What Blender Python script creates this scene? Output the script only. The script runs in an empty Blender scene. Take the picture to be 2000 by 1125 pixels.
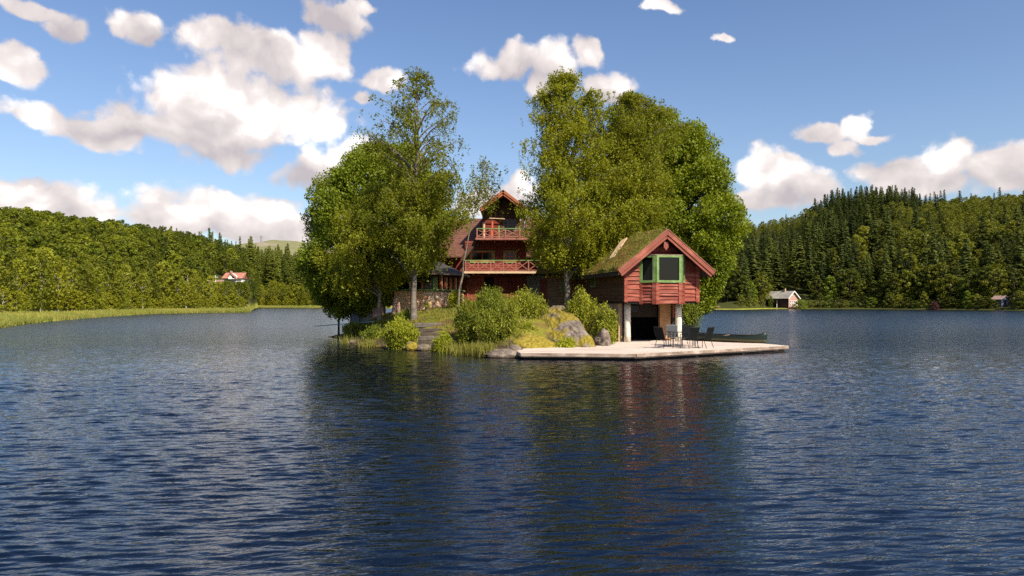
import bpy, math
import numpy as np
from mathutils import Vector, Matrix
R = math.radians
S = bpy.context.scene
COL = S.collection

# ------------------------------------------------------------------ camera
HC, FP, HY = 2.4, 1342.0, 590.0          # camera height (m), focal length and horizon row in photo pixels
cam_d = bpy.data.cameras.new("camera"); cam = bpy.data.objects.new("camera", cam_d); COL.objects.link(cam)
cam.location = (0, 0, HC); cam.rotation_euler = (R(90), 0, 0)
cam_d.sensor_width = 36; cam_d.lens = 36 * FP / 2000; cam_d.shift_y = (HY - 562.5) / 2000
cam_d.clip_start = 0.1; cam_d.clip_end = 12000
S.camera = cam
# ------------------------------------------------------------------ sun
SUN_AZ, SUN_EL = R(38), R(43)            # sun stands behind the camera to the right
sd = Vector((math.sin(SUN_AZ) * math.cos(SUN_EL), -math.cos(SUN_AZ) * math.cos(SUN_EL), math.sin(SUN_EL)))
ld = bpy.data.lights.new("sun", 'SUN'); ld.energy = 5.0; ld.angle = R(0.5); ld.color = (1.0, 0.90, 0.74)
lo = bpy.data.objects.new("sun", ld); COL.objects.link(lo)
lo.rotation_euler = sd.to_track_quat('Z', 'Y').to_euler()
# ------------------------------------------------------------------ render / exposure
S.view_settings.view_transform = 'Standard'; S.view_settings.look = 'None'
S.view_settings.exposure = 0.68; S.view_settings.gamma = 1
S.render.engine = 'CYCLES'
S.cycles.use_denoising = False
S.cycles.max_bounces = 6; S.cycles.diffuse_bounces = 2; S.cycles.glossy_bounces = 3
S.cycles.transmission_bounces = 4; S.cycles.caustics_reflective = False; S.cycles.caustics_refractive = False
S.cycles.sample_clamp_indirect = 6
# ------------------------------------------------------------------ world: Nishita sky with clouds
W = bpy.data.worlds.new("World"); S.world = W; W.use_nodes = True
NT = W.node_tree; NT.nodes.clear()
SKY_K, CLOUD_K = 0.092, .65
def nn(nt, t, **kw):
    n = nt.nodes.new(t)
    for k, v in kw.items(): setattr(n, k, v)
    return n
def setin(nt, node, i, v):
    if isinstance(v, bpy.types.NodeSocket): nt.links.new(v, node.inputs[i])
    elif v is not None: node.inputs[i].default_value = v
def mth(nt, op, a, b=None, c=None, clamp=False):
    n = nn(nt, 'ShaderNodeMath', operation=op, use_clamp=clamp)
    setin(nt, n, 0, a); setin(nt, n, 1, b); setin(nt, n, 2, c)
    return n.outputs[0]
def vmth(nt, op, a, b=None, c=None):
    n = nn(nt, 'ShaderNodeVectorMath', operation=op)
    setin(nt, n, 0, a); setin(nt, n, 1, b); setin(nt, n, 2, c)
    return n.outputs['Value'] if op in ('LENGTH', 'DOT_PRODUCT') else n.outputs['Vector']
def ramp(nt, x, stops, interp='LINEAR'):
    n = nn(nt, 'ShaderNodeValToRGB'); n.color_ramp.interpolation = interp
    e = n.color_ramp.elements
    while len(e) < len(stops): e.new(0.5)
    for el, (p, c) in zip(e, stops):
        el.position = p; el.color = c if len(c) == 4 else (*c, 1)
    nt.links.new(x, n.inputs[0]); return n.outputs[0]
def mixc(nt, f, a, b, mode='MIX'):
    n = nn(nt, 'ShaderNodeMix', data_type='RGBA', blend_type=mode)
    setin(nt, n, 0, f)
    for i, v in ((6, a), (7, b)):
        if isinstance(v, bpy.types.NodeSocket): nt.links.new(v, n.inputs[i])
        else: n.inputs[i].default_value = v if len(v) == 4 else (*v, 1)
    return n.outputs[2]
def noise(nt, vec, scale, detail=3, rough=.55, dim='3D', out='Fac', dist=0):
    n = nn(nt, 'ShaderNodeTexNoise', noise_dimensions=dim)
    if vec is not None: nt.links.new(vec, n.inputs['Vector'])
    n.inputs['Scale'].default_value = scale; n.inputs['Detail'].default_value = detail
    n.inputs['Roughness'].default_value = rough; n.inputs['Distortion'].default_value = dist
    return n.outputs[out]
def world():
    nt = NT
    tc = nn(nt, 'ShaderNodeTexCoord'); d = tc.outputs['Generated']
    sky = nn(nt, 'ShaderNodeTexSky', sky_type='NISHITA', sun_disc=False)
    sky.sun_elevation = SUN_EL; sky.sun_rotation = math.pi - SUN_AZ
    sky.air_density = 1.1; sky.dust_density = 1.3; sky.ozone_density = 3.0; sky.altitude = 100
    sep = nn(nt, 'ShaderNodeSeparateXYZ'); nt.links.new(d, sep.inputs[0])
    az = mth(nt, 'ARCTAN2', sep.outputs[0], sep.outputs[1])
    el = mth(nt, 'ARCSINE', sep.outputs[2])
    cmb = nn(nt, 'ShaderNodeCombineXYZ'); nt.links.new(az, cmb.inputs[0]); nt.links.new(el, cmb.inputs[1])
    p0 = cmb.outputs[0]
    wn = noise(nt, p0, 9.0, 6, .52, out='Color')
    w2 = vmth(nt, 'SUBTRACT', wn, (.5, .5, .5))
    p = vmth(nt, 'MULTIPLY_ADD', w2, (.095, .070, 0), p0)
    blobs = [(470,208,190,70),(372,178,66,50),(420,262,125,50),(595,215,85,50),(262,235,95,44),(235,268,62,24),(85,222,85,24),(165,238,60,24),(440,295,75,20),
             (505,112,125,44),(430,70,65,44),(635,90,48,52),(655,32,70,26),(720,8,40,14),
             (272,48,55,34),(130,42,50,26),(60,8,90,16),(25,118,50,36),
             (60,376,140,40),(170,408,80,28),(430,412,165,42),(540,448,110,30),(330,430,90,35),(640,345,70,50),(700,310,50,40),(90,440,200,24),
             (752,148,46,26),(702,190,26,16),
             (985,115,68,30),(1072,110,40,26),(1150,96,40,24),(1190,165,52,32),(1078,158,44,34),
             (1283,10,28,13),(1403,67,26,10),
             (1668,235,34,30),(1612,262,58,18),(1655,284,42,16),(1700,253,35,12),
             (1505,350,85,48),(1545,375,75,34),(1480,392,60,26),
             (1745,338,72,38),(1850,322,75,50),(1960,330,80,46),(2060,330,90,50),(1800,362,110,22),
             (1010,385,45,40),(930,400,60,30),(1020,355,18,22)]
    f = None
    for bx_, by_, rx, ry in blobs:
        u = (bx_ - 1000) / FP; v = (HY - by_) / FP
        a = math.atan(u); ca = math.cos(a); e = math.atan(v * ca); ce = math.cos(e)
        ax = rx * 1.26 / FP * ca * ca; ay = ry * 1.32 / FP * ca * ce * ce
        q = vmth(nt, 'MULTIPLY_ADD', p, (1/ax, 1/ay, 0), (-a/ax, -e/ay, 0))
        l = vmth(nt, 'LENGTH', q)
        # distance in blob radii turned into an absolute edge distance so that small clouds keep soft rims
        g = mth(nt, 'MULTIPLY_ADD', l, -1.0, 1.0)
        f = g if f is None else mth(nt, 'SMOOTH_MAX', f, g, .22)
    # scattered small clouds over the rest of the sky (outside the part the photo shows)
    gen = noise(nt, vmth(nt, 'MULTIPLY', p0, (1, 1.6, 1)), 3.0, 5, .55)
    absaz = mth(nt, 'ABSOLUTE', az)
    out1 = mth(nt, 'MULTIPLY_ADD', absaz, 6.0, -4.2, clamp=True)
    out2 = mth(nt, 'MULTIPLY_ADD', el, 6.0, -3.2, clamp=True)
    outside = mth(nt, 'MAXIMUM', out1, out2)
    gf = mth(nt, 'MULTIPLY', mth(nt, 'MULTIPLY_ADD', gen, 4.0, -2.25), outside)
    f = mth(nt, 'MAXIMUM', f, mth(nt, 'SUBTRACT', gf, mth(nt, 'SUBTRACT', 1.0, outside)))
    fine = noise(nt, p0, 34.0, 6, .62)
    fd = mth(nt, 'MULTIPLY_ADD', mth(nt, 'SUBTRACT', fine, .5), .75, f)
    def puff(sc, rnd=1.0):
        v = nn(nt, 'ShaderNodeTexVoronoi', feature='SMOOTH_F1'); v.inputs['Scale'].default_value = sc; v.inputs['Smoothness'].default_value = .35; nt.links.new(pv, v.inputs['Vector'])
        return mth(nt, 'SUBTRACT', .42, v.outputs['Distance'])
    pv = vmth(nt, 'MULTIPLY', vmth(nt, 'MULTIPLY_ADD', w2, (.05, .05, .05), p0), (1, 1.25, 1))
    pf = mth(nt, 'ADD', mth(nt, 'MULTIPLY', puff(20), .9), mth(nt, 'MULTIPLY', puff(47), .55))
    fd = mth(nt, 'ADD', fd, mth(nt, 'MULTIPLY', pf, .55))
    dens = nn(nt, 'ShaderNodeMapRange', interpolation_type='SMOOTHSTEP')
    setin(nt, dens, 0, fd); dens.inputs[1].default_value = -.06; dens.inputs[2].default_value = .34
    # cloud body tone: thin parts and undersides greyer
    shade = [(440,300,130,34),(540,150,120,30),(400,240,60,28),(250,262,90,18),(80,410,150,26),(440,445,200,24),(640,370,90,30),
             (1530,395,100,28),(1850,360,200,20),(1020,140,90,18),(300,75,60,18),(110,60,100,30),(660,40,80,26),(1190,182,60,14),(500,125,90,30)]
    sh = None
    for bx_, by_, rx, ry in shade:
        u = (bx_ - 1000) / FP; v = (HY - by_) / FP
        a = math.atan(u); ca = math.cos(a); e = math.atan(v * ca)
        ax = rx * 1.5 / FP * ca * ca; ay = ry * 1.7 / FP * ca
        q = vmth(nt, 'MULTIPLY_ADD', p, (1/ax, 1/ay, 0), (-a/ax, -e/ay, 0))
        g = mth(nt, 'MULTIPLY_ADD', vmth(nt, 'LENGTH', q), -1.0, 1.0)
        sh = g if sh is None else mth(nt, 'SMOOTH_MAX', sh, g, .2)
    br = None
    for bx_, by_, rx, ry in [(460,190,190,70),(380,160,60,40),(600,215,90,45),(620,110,60,50),(480,400,170,40),(650,300,80,50),(1500,335,90,45),(1850,300,120,50),(1670,230,40,30),(80,400,150,40)]:
        u = (bx_ - 1000) / FP; v = (HY - by_) / FP
        a = math.atan(u); ca = math.cos(a); e = math.atan(v * ca)
        ax = rx * 1.3 / FP * ca * ca; ay = ry * 1.3 / FP * ca
        q = vmth(nt, 'MULTIPLY_ADD', p, (1/ax, 1/ay, 0), (-a/ax, -e/ay, 0))
        g = mth(nt, 'MULTIPLY_ADD', vmth(nt, 'LENGTH', q), -1.0, 1.0)
        br = g if br is None else mth(nt, 'MAXIMUM', br, g)
    n1 = noise(nt, p, 8.0, 5, .55); 
    p1 = vmth(nt, 'ADD', p, (.014, .02, 0))
    n2 = noise(nt, p1, 8.0, 5, .55)
    relief = mth(nt, 'MULTIPLY', mth(nt, 'SUBTRACT', n1, n2), 2.2)
    tone = mth(nt, 'ADD', mth(nt, 'MULTIPLY_ADD', mth(nt, 'MAXIMUM', sh, 0.0), -.55, .56), relief)
    tone = mth(nt, 'ADD', tone, mth(nt, 'MULTIPLY', mth(nt, 'MAXIMUM', br, 0.0), .42))
    tone = mth(nt, 'ADD', tone, mth(nt, 'MULTIPLY', mth(nt, 'MINIMUM', mth(nt, 'MAXIMUM', f, 0.0), .5), .25), clamp=True)
    tone = mth(nt, 'ADD', tone, mth(nt, 'MULTIPLY', pf, .55), clamp=True)
    ccol = ramp(nt, tone, [(0, (.56,.505,.52)), (.3, (.72,.645,.635)), (.62, (.90,.81,.78)), (.85, (1.12,1.06,1.02)), (1, (1.35,1.30,1.25))])
    skyc = vmth(nt, 'SCALE', sky.outputs[0]); skyc.node.inputs['Scale'].default_value = SKY_K
    tint = ramp(nt, el, [(0, (1.06,1.04,1.06)), (.2, (1.0,1.0,1.06)), (.45, (.86,.90,1.02)), (.8, (.84,.90,1.08))])
    skyc2 = mixc(nt, 1.0, skyc, tint, 'MULTIPLY')
    ck = vmth(nt, 'SCALE', ccol); ck.node.inputs['Scale'].default_value = CLOUD_K
    c = mixc(nt, mth(nt, 'MULTIPLY', dens.outputs[0], .96), skyc2, ck)
    bg = nn(nt, 'ShaderNodeBackground'); nt.links.new(c, bg.inputs[0]); bg.inputs[1].default_value = 1.0
    o = nn(nt, 'ShaderNodeOutputWorld'); nt.links.new(bg.outputs[0], o.inputs[0])
    W.cycles.sampling_method = 'MANUAL'; W.cycles.sample_map_resolution = 512
world()

# ------------------------------------------------------------------ helpers
def X(px, Y): return (px - 1000) / FP * Y
def Z(py, Y): return HC + (HY - py) / FP * Y
def lin(c): return tuple(((v/255+.055)/1.055)**2.4 if v/255 > .04045 else v/255/12.92 for v in c)

def tag(o, label=None, cat=None, group=None, kind=None):
    for k, v in (('label', label), ('category', cat), ('group', group), ('kind', kind)):
        if v: o[k] = v
    return o
def empty(name, loc, rz=0, label=None, cat=None, group=None):
    o = bpy.data.objects.new(name, None); COL.objects.link(o); o.empty_display_size = .3
    o.location = loc; o.rotation_euler = (0, 0, rz)
    return tag(o, label, cat, group)
def copy_tree(o, parent=None):
    c = o.copy(); COL.objects.link(c); c.parent = parent
    for ch in list(o.children): copy_tree(ch, c)
    return c

class MB:
    """collects convex pieces, tubes and prisms into one mesh"""
    def __init__(s): s.v = []; s.f = []; s.mi = []; s.cur = 0
    def add(s, vs, fs):
        b = len(s.v); s.v += [tuple(v) for v in vs]; s.f += [tuple(b + i for i in f) for f in fs]; s.mi += [s.cur] * len(fs); return s
    def obox(s, c, ax, ay, az):
        c, ax, ay, az = map(Vector, (c, ax, ay, az))
        vs = [c + sx*ax + sy*ay + sz*az for sz in (-1, 1) for sx, sy in ((-1,-1),(1,-1),(1,1),(-1,1))]
        return s.add(vs, [(3,2,1,0),(4,5,6,7),(0,1,5,4),(1,2,6,5),(2,3,7,6),(3,0,4,7)])
    def box(s, x0, x1, y0, y1, z0, z1):
        return s.obox(((x0+x1)/2,(y0+y1)/2,(z0+z1)/2), ((x1-x0)/2,0,0), (0,(y1-y0)/2,0), (0,0,(z1-z0)/2))
    def beam(s, p, q, w, h, up=(0,0,1)):
        p, q, up = Vector(p), Vector(q), Vector(up)
        d = (q - p); L = d.length; d.normalize()
        side = d.cross(up)
        if side.length < 1e-4: side = d.cross(Vector((0,1,0)))
        side.normalize(); u = side.cross(d).normalized()
        return s.obox((p+q)/2, d*L/2, side*w/2, u*h/2)
    def prism(s, poly, ext):
        poly = [Vector(p) for p in poly]; ext = Vector(ext); n = len(poly)
        vs = poly + [p + ext for p in poly]
        fs = [tuple(range(n)), tuple(range(2*n-1, n-1, -1))] + [(i, n+i, n+(i+1)%n, (i+1)%n) for i in range(n)]
        return s.add(vs, fs)
    def tube(s, pts, rad, n=7, cap=True):
        pts = [Vector(p) for p in pts]
        if not hasattr(rad, '__len__'): rad = [rad]*len(pts)
        vs = []; prev = None
        for i, p in enumerate(pts):
            d = (pts[min(i+1,len(pts)-1)] - pts[max(i-1,0)]).normalized()
            a = prev if prev is not None else (Vector((1,0,0)) if abs(d.x) < .8 else Vector((0,1,0)))
            a = (a - d*a.dot(d)).normalized(); prev = a; b = d.cross(a)
            vs += [p + (a*math.cos(2*math.pi*k/n) + b*math.sin(2*math.pi*k/n))*rad[i] for k in range(n)]
        fs = [(i*n+k, i*n+(k+1)%n, (i+1)*n+(k+1)%n, (i+1)*n+k) for i in range(len(pts)-1) for k in range(n)]
        if cap: fs += [tuple(range(n-1,-1,-1)), tuple((len(pts)-1)*n+k for k in range(n))]
        return s.add(vs, fs)
    def build(s, name, mat, parent=None, smooth=False, bevel=0):
        me = bpy.data.meshes.new(name); me.from_pydata(s.v, [], s.f)
        for m in (mat if isinstance(mat, (list, tuple)) else [mat]): me.materials.append(m)
        if isinstance(mat, (list, tuple)): me.polygons.foreach_set('material_index', s.mi)
        if smooth: me.polygons.foreach_set('use_smooth', [True]*len(me.polygons))
        me.update(); o = bpy.data.objects.new(name, me); COL.objects.link(o); o.parent = parent
        if bevel:
            b = o.modifiers.new('bevel', 'BEVEL'); b.width = bevel; b.segments = 1; b.limit_method = 'ANGLE'
        return o

def np_mesh(name, V, F, mats, mi=None, tint=None, smooth=False):
    """V (n,3), F (m,4) quads"""
    me = bpy.data.meshes.new(name)
    V = np.asarray(V, np.float32); F = np.asarray(F, np.int32); m, k = F.shape
    me.vertices.add(len(V)); me.vertices.foreach_set('co', V.ravel())
    me.loops.add(m*k); me.loops.foreach_set('vertex_index', F.ravel())
    me.polygons.add(m); me.polygons.foreach_set('loop_start', np.arange(0, m*k, k, dtype=np.int32))
    for mm in mats: me.materials.append(mm)
    if mi is not None: me.polygons.foreach_set('material_index', np.asarray(mi, np.int32))
    if tint is not None:
        a = me.attributes.new('tint', 'FLOAT', 'FACE'); a.data.foreach_set('value', np.asarray(tint, np.float32))
    me.polygons.foreach_set('use_smooth', np.full(m, smooth))
    me.update(calc_edges=True); return me
def link_mesh(name, me, parent=None, loc=None):
    o = bpy.data.objects.new(name, me); COL.objects.link(o); o.parent = parent
    if loc is not None: o.location = loc
    return o
def fbm(x, y, scale, octs=4, seed=0):
    """value noise in -1..1"""
    rng = np.random.default_rng(seed + 991); tab = rng.random((256, 256))*2-1
    out = 0; amp = 1; tot = 0
    for o in range(octs):
        u = x*scale + 37.3*o; v = y*scale + 11.7*o
        i = np.floor(u).astype(int); j = np.floor(v).astype(int); a = u-i; b = v-j
        a = a*a*(3-2*a); b = b*b*(3-2*b)
        g = lambda p, q: tab[p & 255, q & 255]
        out = out + amp*((g(i,j)*(1-a)+g(i+1,j)*a)*(1-b)+(g(i,j+1)*(1-a)+g(i+1,j+1)*a)*b)
        tot += amp; amp *= .5; scale *= 2
    return out/tot
def heightfield(name, P, mat, smooth=True):
    """P (ni,nj,3) grid"""
    ni, nj = P.shape[:2]; idx = np.arange(ni*nj).reshape(ni, nj)
    F = np.stack([idx[:-1,:-1], idx[1:,:-1], idx[1:,1:], idx[:-1,1:]], -1).reshape(-1,4)
    return link_mesh(name, np_mesh(name, P.reshape(-1,3), F, [mat], smooth=smooth))

# ------------------------------------------------------------------ materials
def new_mat(name):
    m = bpy.data.materials.new(name); m.use_nodes = True; nt = m.node_tree
    b = nt.nodes['Principled BSDF']; return m, nt, b
def M(name, col, rough=.8, var=.25, scale=3, col2=None, stretch=(1,1,1), bump=0, bscale=None, spec=.3, metal=0, grain=0, island=0):
    m, nt, b = new_mat(name)
    tc = nn(nt, 'ShaderNodeTexCoord'); v = vmth(nt, 'MULTIPLY', tc.outputs['Object'], stretch)
    n = noise(nt, v, scale, 5, .6)
    c2 = col2 or tuple(c*(1+var) for c in col); c1 = tuple(c*(1-var) for c in col)
    c = ramp(nt, n, [(.3, c1), (.5, col), (.7, c2)])
    if grain:
        g = noise(nt, vmth(nt, 'MULTIPLY', tc.outputs['Object'], tuple(4*a for a in stretch)), scale*7, 3, .7)
        c = mixc(nt, grain, c, ramp(nt, g, [(.35, (.45,.45,.45)), (.65, (1.25,1.25,1.25))]), 'MULTIPLY')
    if island:
        gi = nn(nt, 'ShaderNodeNewGeometry'); sc = vmth(nt, 'SCALE', c); nt.links.new(mth(nt, 'MULTIPLY_ADD', gi.outputs['Random Per Island'], island, 1-island*.5), sc.node.inputs['Scale']); c = sc
    nt.links.new(c, b.inputs['Base Color']); b.inputs['Roughness'].default_value = rough
    b.inputs['Specular IOR Level'].default_value = spec; b.inputs['Metallic'].default_value = metal
    if bump:
        bn = nn(nt, 'ShaderNodeBump'); bn.inputs['Strength'].default_value = bump; bn.inputs['Distance'].default_value = .02
        nt.links.new(noise(nt, v, bscale or scale*6, 4, .65), bn.inputs['Height']); nt.links.new(bn.outputs[0], b.inputs['Normal'])
    return m
def FOL(name, ca, cb, trans=.35, cscale=.5, rough=.55, vary=.35):
    m, nt, b = new_mat(name)
    at = nn(nt, 'ShaderNodeAttribute', attribute_name='tint'); oi = nn(nt, 'ShaderNodeObjectInfo')
    geo = nn(nt, 'ShaderNodeNewGeometry')
    n = noise(nt, geo.outputs['Position'], cscale, 3, .5)
    t = mth(nt, 'ADD', mth(nt, 'MULTIPLY_ADD', at.outputs['Fac'], .4, .1), mth(nt, 'MULTIPLY_ADD', n, 1.2, -.4))
    t = mth(nt, 'ADD', t, mth(nt, 'MULTIPLY_ADD', oi.outputs['Random'], vary, -.5*vary), clamp=True)
    c = mixc(nt, t, ca, cb)
    br = mth(nt, 'MULTIPLY_ADD', oi.outputs['Random'], vary, 1 - vary*.5)
    cs = vmth(nt, 'SCALE', c); nt.links.new(br, cs.node.inputs['Scale'])
    nt.links.new(cs, b.inputs['Base Color']); b.inputs['Roughness'].default_value = rough
    b.inputs['Specular IOR Level'].default_value = .25
    tr = nn(nt, 'ShaderNodeBsdfTranslucent')
    tcol = mixc(nt, 1.0, cs, (1.35, 1.25, .55), 'MULTIPLY'); nt.links.new(tcol, tr.inputs[0])
    mx = nn(nt, 'ShaderNodeMixShader'); mx.inputs[0].default_value = trans
    nt.links.new(b.outputs[0], mx.inputs[1]); nt.links.new(tr.outputs[0], mx.inputs[2])
    nt.links.new(mx.outputs[0], nt.nodes['Material Output'].inputs['Surface'])
    return m

MT = dict(
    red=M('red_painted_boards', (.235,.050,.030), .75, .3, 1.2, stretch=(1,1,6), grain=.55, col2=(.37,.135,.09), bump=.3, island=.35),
    dred=M('dark_red_boards', (.16,.028,.018), .75, .3, 1.2, stretch=(1,1,6), grain=.4, bump=.3),
    brown=M('brown_boards_in_shade', (.085,.040,.022), .8, .35, 1.2, stretch=(1,1,6), grain=.4, bump=.3, island=.4),  # brown boards, darkened to carry the shade of gable and boathouse side
    logs=M('weathered_log_boards', (.19,.115,.065), .8, .3, 1.5, stretch=(1,1,6), grain=.4, bump=.3),
    mred=M('dull_red_house_boards', (.17,.034,.022), .75, .3, 1.2, stretch=(1,1,6), grain=.45, island=.4),
    barge=M('red_barge_board', (.25,.070,.043), .6, .25, 1.5, stretch=(.5,.5,.5), grain=.4, col2=(.52,.17,.11)),
    orange=M('orange_brown_boards', (.36,.115,.05), .65, .25, 2, grain=.35),
    green=M('green_painted_wood', (.155,.25,.075), .65, .3, 3, grain=.4, col2=(.25,.35,.15)),
    cream=M('cream_wood', (.60,.42,.26), .7, .2, 3, grain=.3),
    pinkw=M('faded_pink_wood', (.31,.12,.09), .7, .25, 3, grain=.3),
    wframe=M('red_window_frame', (.50,.10,.03), .6, .2, 3),
    grey=M('grey_render_wall', (.17,.165,.145), .9, .25, 1.2, bump=.2),
    concrete=M('beige_concrete', (.36,.25,.165), .9, .25, 1.4, bump=.5, bscale=14),
    ochre=M('ochre_concrete', (.46,.25,.12), .9, .25, 1.4, bump=.4),
    pillar=M('rough_pillar_plaster', (.66,.60,.50), .95, .25, 7, bump=1, bscale=22),
    shedw=M('bluish_grey_panel', (.10,.11,.15), .8, .2, 2),
    pinkst=M('pinkish_stone', (.36,.23,.19), .9, .4, 2.5, bump=.6),
    deckt=M('bleached_deck_planks', (.58,.475,.40), .75, .16, 1.1, stretch=(.4,3,1), grain=.4, col2=(.66,.58,.51), island=.3),
    decks=M('weathered_deck_edge', (.30,.22,.17), .85, .5, 1.6, stretch=(1,1,3), grain=.5, col2=(.50,.42,.35), island=.5),
    dark=M('dark_timber', (.03,.022,.018), .9, .3, 2),
    inside=M('interior_shade_dark', (.012,.011,.012), .95, .3, 2),  # near-black colour holds the shade of the open interior
    slate=M('dark_slate', (.055,.05,.05), .7, .35, 3, bump=.6, grain=.4),
    tiles=M('brown_roof_tiles', (.14,.060,.040), .75, .3, 2.5, grain=.4, bump=.4),
    metal=M('dark_metal', (.03,.033,.035), .35, .2, 4, metal=.6),
    sling=M('black_mesh_fabric', (.008,.009,.010), .8, .2, 9, spec=.08),
    lgrey=M('light_grey_fabric', (.035,.037,.042), .7, .15, 9),
    white=M('white_paint', (.72,.70,.66), .6, .12, 4),
    wood=M('grey_old_wood', (.22,.16,.12), .85, .35, 3, stretch=(1,1,4), grain=.4),
    blue=M('pale_blue_plank', (.16,.30,.36), .6, .25, 2, grain=.3),
    pbark=M('pale_birch_bark', (.42,.38,.31), .8, .4, 1.5, grain=.4),
    palestep=M('shade_dark_step_stone', (.13,.11,.09), .9, .4, 4, grain=.4),  # step stone with the bank's deep shade put into its colour
    bark=M('dark_bark', (.075,.058,.045), .9, .45, 3, stretch=(1,1,.4), bump=1, bscale=12, grain=.4),
    birch=M('birch_bark', (.17,.14,.11), .8, .5, 1.5, stretch=(1.4,1.4,3.2), bump=.5, grain=.6),
    rtile=M('red_clay_tiles', (.36,.155,.11), .8, .2, 1),
    gmetal=M('grey_sheet_roof', (.36,.33,.28), .4, .3, .35, spec=.6),
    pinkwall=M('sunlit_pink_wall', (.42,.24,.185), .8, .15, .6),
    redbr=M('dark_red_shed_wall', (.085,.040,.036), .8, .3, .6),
    plant_pot=M('brown_clay_pot', (.12,.07,.04), .8, .2, 3),
)
def glass_mat():
    m, nt, b = new_mat('dark_window_glass')
    b.inputs['Base Color'].default_value = (.006,.007,.007,1); b.inputs['Roughness'].default_value = .05
    b.inputs['Specular IOR Level'].default_value = .22
    tc = nn(nt, 'ShaderNodeTexCoord'); bn = nn(nt, 'ShaderNodeBump'); bn.inputs['Strength'].default_value = .15; bn.inputs['Distance'].default_value = .02
    nt.links.new(noise(nt, tc.outputs['Object'], 1.2, 2), bn.inputs['Height']); nt.links.new(bn.outputs[0], b.inputs['Normal'])
    return m
MT['glass'] = glass_mat()
def stone_wall_mat():
    m, nt, b = new_mat('coursed_orange_stone')
    tc = nn(nt, 'ShaderNodeTexCoord'); v = vmth(nt, 'MULTIPLY', tc.outputs['Object'], (1,1,1.5))
    vo = nn(nt, 'ShaderNodeTexVoronoi', feature='F1'); vo.inputs['Scale'].default_value = 2.6; nt.links.new(v, vo.inputs['Vector'])
    vd = nn(nt, 'ShaderNodeTexVoronoi', feature='DISTANCE_TO_EDGE'); vd.inputs['Scale'].default_value = 2.6; nt.links.new(v, vd.inputs['Vector'])
    sp = nn(nt, 'ShaderNodeSeparateColor'); nt.links.new(vo.outputs['Color'], sp.inputs[0])
    c = ramp(nt, sp.outputs[0], [(0, (.52,.30,.19)), (.35, (.72,.47,.30)), (.6, (.56,.28,.15)), (.8, (.60,.48,.40)), (1, (.76,.56,.36))])
    c = mixc(nt, ramp(nt, vd.outputs['Distance'], [(0, (1,1,1)), (.06, (0,0,0))]), c, (.44,.36,.28))
    nt.links.new(c, b.inputs['Base Color']); b.inputs['Roughness'].default_value = .9
    bn = nn(nt, 'ShaderNodeBump'); bn.inputs['Strength'].default_value = .8; bn.inputs['Distance'].default_value = .03
    nt.links.new(ramp(nt, vd.outputs['Distance'], [(0, (0,0,0)), (.1, (1,1,1))]), bn.inputs['Height']); nt.links.new(bn.outputs[0], b.inputs['Normal'])
    return m
MT['stone'] = stone_wall_mat()
def rock_mat(name, moss_amt):
    m, nt, b = new_mat(name)
    tc = nn(nt, 'ShaderNodeTexCoord'); o = tc.outputs['Object']
    n1 = noise(nt, vmth(nt, 'MULTIPLY', o, (1,1,2)), 1.6, 8, .7, dist=.4); n2 = noise(nt, o, .75, 5, .62); n3 = noise(nt, o, 8, 5, .7)
    c = ramp(nt, n1, [(.3, (.045,.036,.028)), (.42, (.115,.090,.070)), (.56, (.21,.168,.135)), (.72, (.37,.31,.255))])
    mc = ramp(nt, n3, [(.35, (.085,.085,.015)), (.5, (.21,.16,.022)), (.65, (.32,.24,.04))])
    c = mixc(nt, ramp(nt, n2, [(1-moss_amt-.04, (0,0,0)), (1-moss_amt+.04, (1,1,1))]), c, mc)
    gp = nn(nt, 'ShaderNodeNewGeometry'); sz = nn(nt, 'ShaderNodeSeparateXYZ'); nt.links.new(gp.outputs['Position'], sz.inputs[0])
    c = mixc(nt, ramp(nt, mth(nt, 'MULTIPLY_ADD', n3, .25, sz.outputs[2]), [(.14, (.28,.26,.22)), (.26, (1,1,1))]), (0,0,0), c) if False else mixc(nt, 1.0, c, ramp(nt, mth(nt, 'MULTIPLY_ADD', n3, .25, sz.outputs[2]), [(.16, (.28,.26,.22)), (.26, (1,1,1))]), 'MULTIPLY')
    nt.links.new(c, b.inputs['Base Color']); b.inputs['Roughness'].default_value = .95; b.inputs['Specular IOR Level'].default_value = .15
    bn = nn(nt, 'ShaderNodeBump'); bn.inputs['Strength'].default_value = 1; bn.inputs['Distance'].default_value = .08
    nt.links.new(mth(nt, 'ADD', n1, mth(nt, 'MULTIPLY', n3, .4)), bn.inputs['Height']); nt.links.new(bn.outputs[0], b.inputs['Normal'])
    return m
MT['rock'] = rock_mat('mossy_granite', .54); MT['mossrock'] = rock_mat('moss_covered_granite', .60); MT['palerock'] = rock_mat('pale_granite', .25)
def ground_mat(name, grass, grass2, earth, thr=.5, scale=.6):
    m, nt, b = new_mat(name)
    geo = nn(nt, 'ShaderNodeNewGeometry'); o = geo.outputs['Position']
    n1 = noise(nt, o, scale, 5, .6); n2 = noise(nt, o, scale*9, 4, .7)
    c = ramp(nt, n2, [(.3, grass), (.7, grass2)])
    c = mixc(nt, ramp(nt, n1, [(thr, (0,0,0)), (thr+.12, (1,1,1))]), c, earth)
    nt.links.new(c, b.inputs['Base Color']); b.inputs['Roughness'].default_value = .95; b.inputs['Specular IOR Level'].default_value = .1
    bn = nn(nt, 'ShaderNodeBump'); bn.inputs['Strength'].default_value = .8; bn.inputs['Distance'].default_value = .1
    nt.links.new(n2, bn.inputs['Height']); nt.links.new(bn.outputs[0], b.inputs['Normal'])
    return m
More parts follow.
